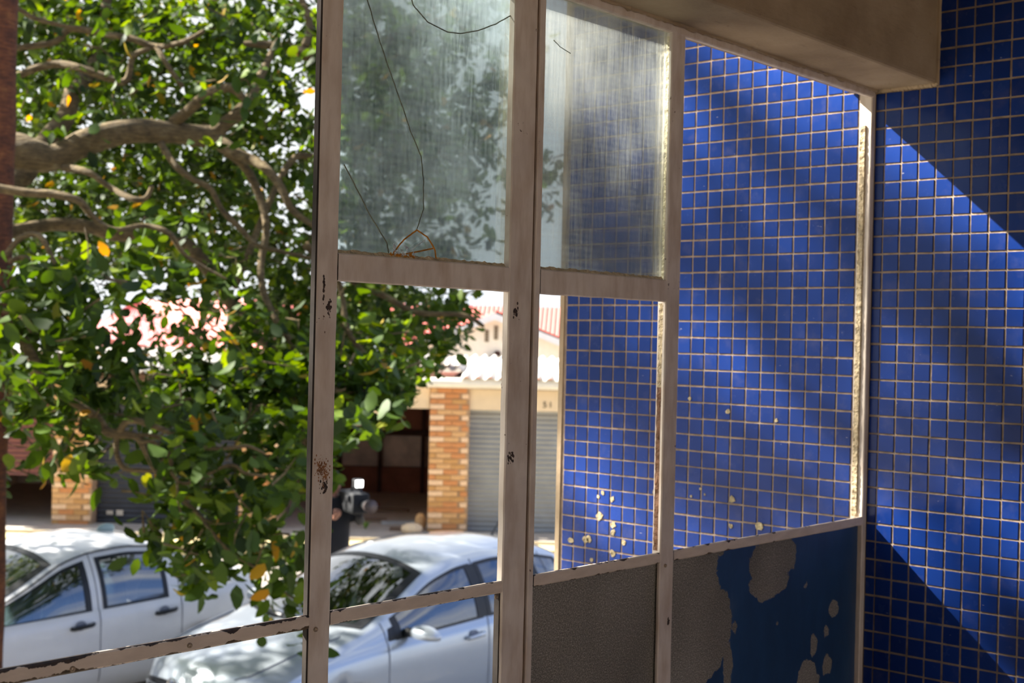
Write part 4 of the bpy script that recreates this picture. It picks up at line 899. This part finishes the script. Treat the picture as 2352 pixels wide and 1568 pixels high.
LV = [(0, 0, 0), (0, .33, .035), (0, .7, .02), (0, 1, -.05), (-.21, .2, .03), (-.27, .5, .07), (-.17, .8, .03), (.21, .2, .03), (.27, .5, .07), (.17, .8, .03)]
LFc = [(0, 1, 4), (4, 1, 5), (1, 2, 5), (5, 2, 6), (2, 3, 6), (0, 7, 1), (7, 8, 1), (1, 8, 2), (8, 9, 2), (2, 9, 3)]
lm = bpy.data.meshes.new('leaf'); lm.from_pydata(LV, [], LFc); lm.materials.append(M_LEAF); lm.polygons.foreach_set('use_smooth', [True]*len(LFc))
def vis(p):
    v = p-CAM; d = v.dot(FF)
    if d < 1: return 99
    x, y = 1176+F_PX*v.dot(RR)/d, 784-F_PX*v.dot(UU)/d
    return d if (40 < x < 700 and 640 < y < 1390) else 99
order = sorted(range(n_view), key=lambda i: vis(lv[i][0])/lv[i][2])
front = set(order[:300])
for i in front:
    p, Rm, L_ = lv[i]; inst('leaf', lm, tree, Matrix.Translation(inv @ p) @ Rm.to_4x4() @ Matrix.Scale(L_, 4))
rest = [lv[i] for i in range(len(lv)) if i not in front]
A = np.array(LV); vv = np.concatenate([(A*L_) @ np.array(Rm.transposed())+np.array(inv @ p) for p, Rm, L_ in rest])
nf, nvv = len(LFc), len(LV); F_ = (np.array(LFc)[None]+(np.arange(len(rest))*nvv)[:, None, None]).reshape(-1, 3)
me = bpy.data.meshes.new('foliage'); me.vertices.add(len(vv)); me.vertices.foreach_set('co', vv.ravel()); me.loops.add(F_.size); me.loops.foreach_set('vertex_index', F_.ravel().astype(np.int32))
me.polygons.add(len(F_)); me.polygons.foreach_set('loop_start', np.arange(0, F_.size, 3, dtype=np.int32)); me.polygons.foreach_set('use_smooth', np.ones(len(F_), bool)); me.update(calc_edges=True)
me.materials.append(M_LEAF); fo = bpy.data.objects.new('foliage', me); C.objects.link(fo); fo.parent = tree; fo['kind'] = 'stuff'
o = twigs.build('twigs', M_BARK, tree); o['kind'] = 'stuff'
print('leaves', len(lv))
# brown post at the left edge of the view
pp = px(0, 800, 6.95); P = []; rad = []
for k in range(60):
    z = k*.1; P.append((pp.x-.035+.012*noise.noise(Vector((z*2, 0, 3))), pp.y-.03, z)); rad.append(.068+.012*noise.noise(Vector((z*3, 1, 0))))
o = MB().tube(P, rad, 14).build('wooden_post', mat_bark('red_brown_wood', S(70, 36, 20), S(104, 58, 30), S(132, 84, 44)), smooth=True); tag(o, 'rough red-brown wooden post at the left edge, before the tree', 'post')
# bushes far behind the left house
for x, y, d, s, lab in ((645, 735, 40, 1.3, 'distant light green tree beside the pole'), (850, 690, 42, 1.2, 'distant olive tree behind the red roof')):
    p = px(x, y, d); r0 = empty('distant_tree', (p.x, p.y, 0)); tag(r0, lab, 'tree')
    MB().tube([(0, 0, 0), (.1, 0, p.z)], [.15, .08], 8).build('trunk', M_BARK, r0)
    b = MB()
    for k in range(900):
        v = Vector((q.gauss(0, 1), q.gauss(0, 1), q.gauss(0, 1))).normalized()*s*q.uniform(.6, 1); c = Vector((0, 0, p.z-.3))+v
        a = Vector((q.gauss(0, 1), q.gauss(0, 1), q.gauss(0, 1))).normalized()*.13; e_ = a.orthogonal().normalized()*.08; b.poly([c-a, c-e_, c+a, c+e_])
    o = b.build('foliage', plain('far_leaves', S(128, 146, 72), .7) if x < 700 else bpy.data.materials['far_leaves'], r0); o['kind'] = 'stuff'
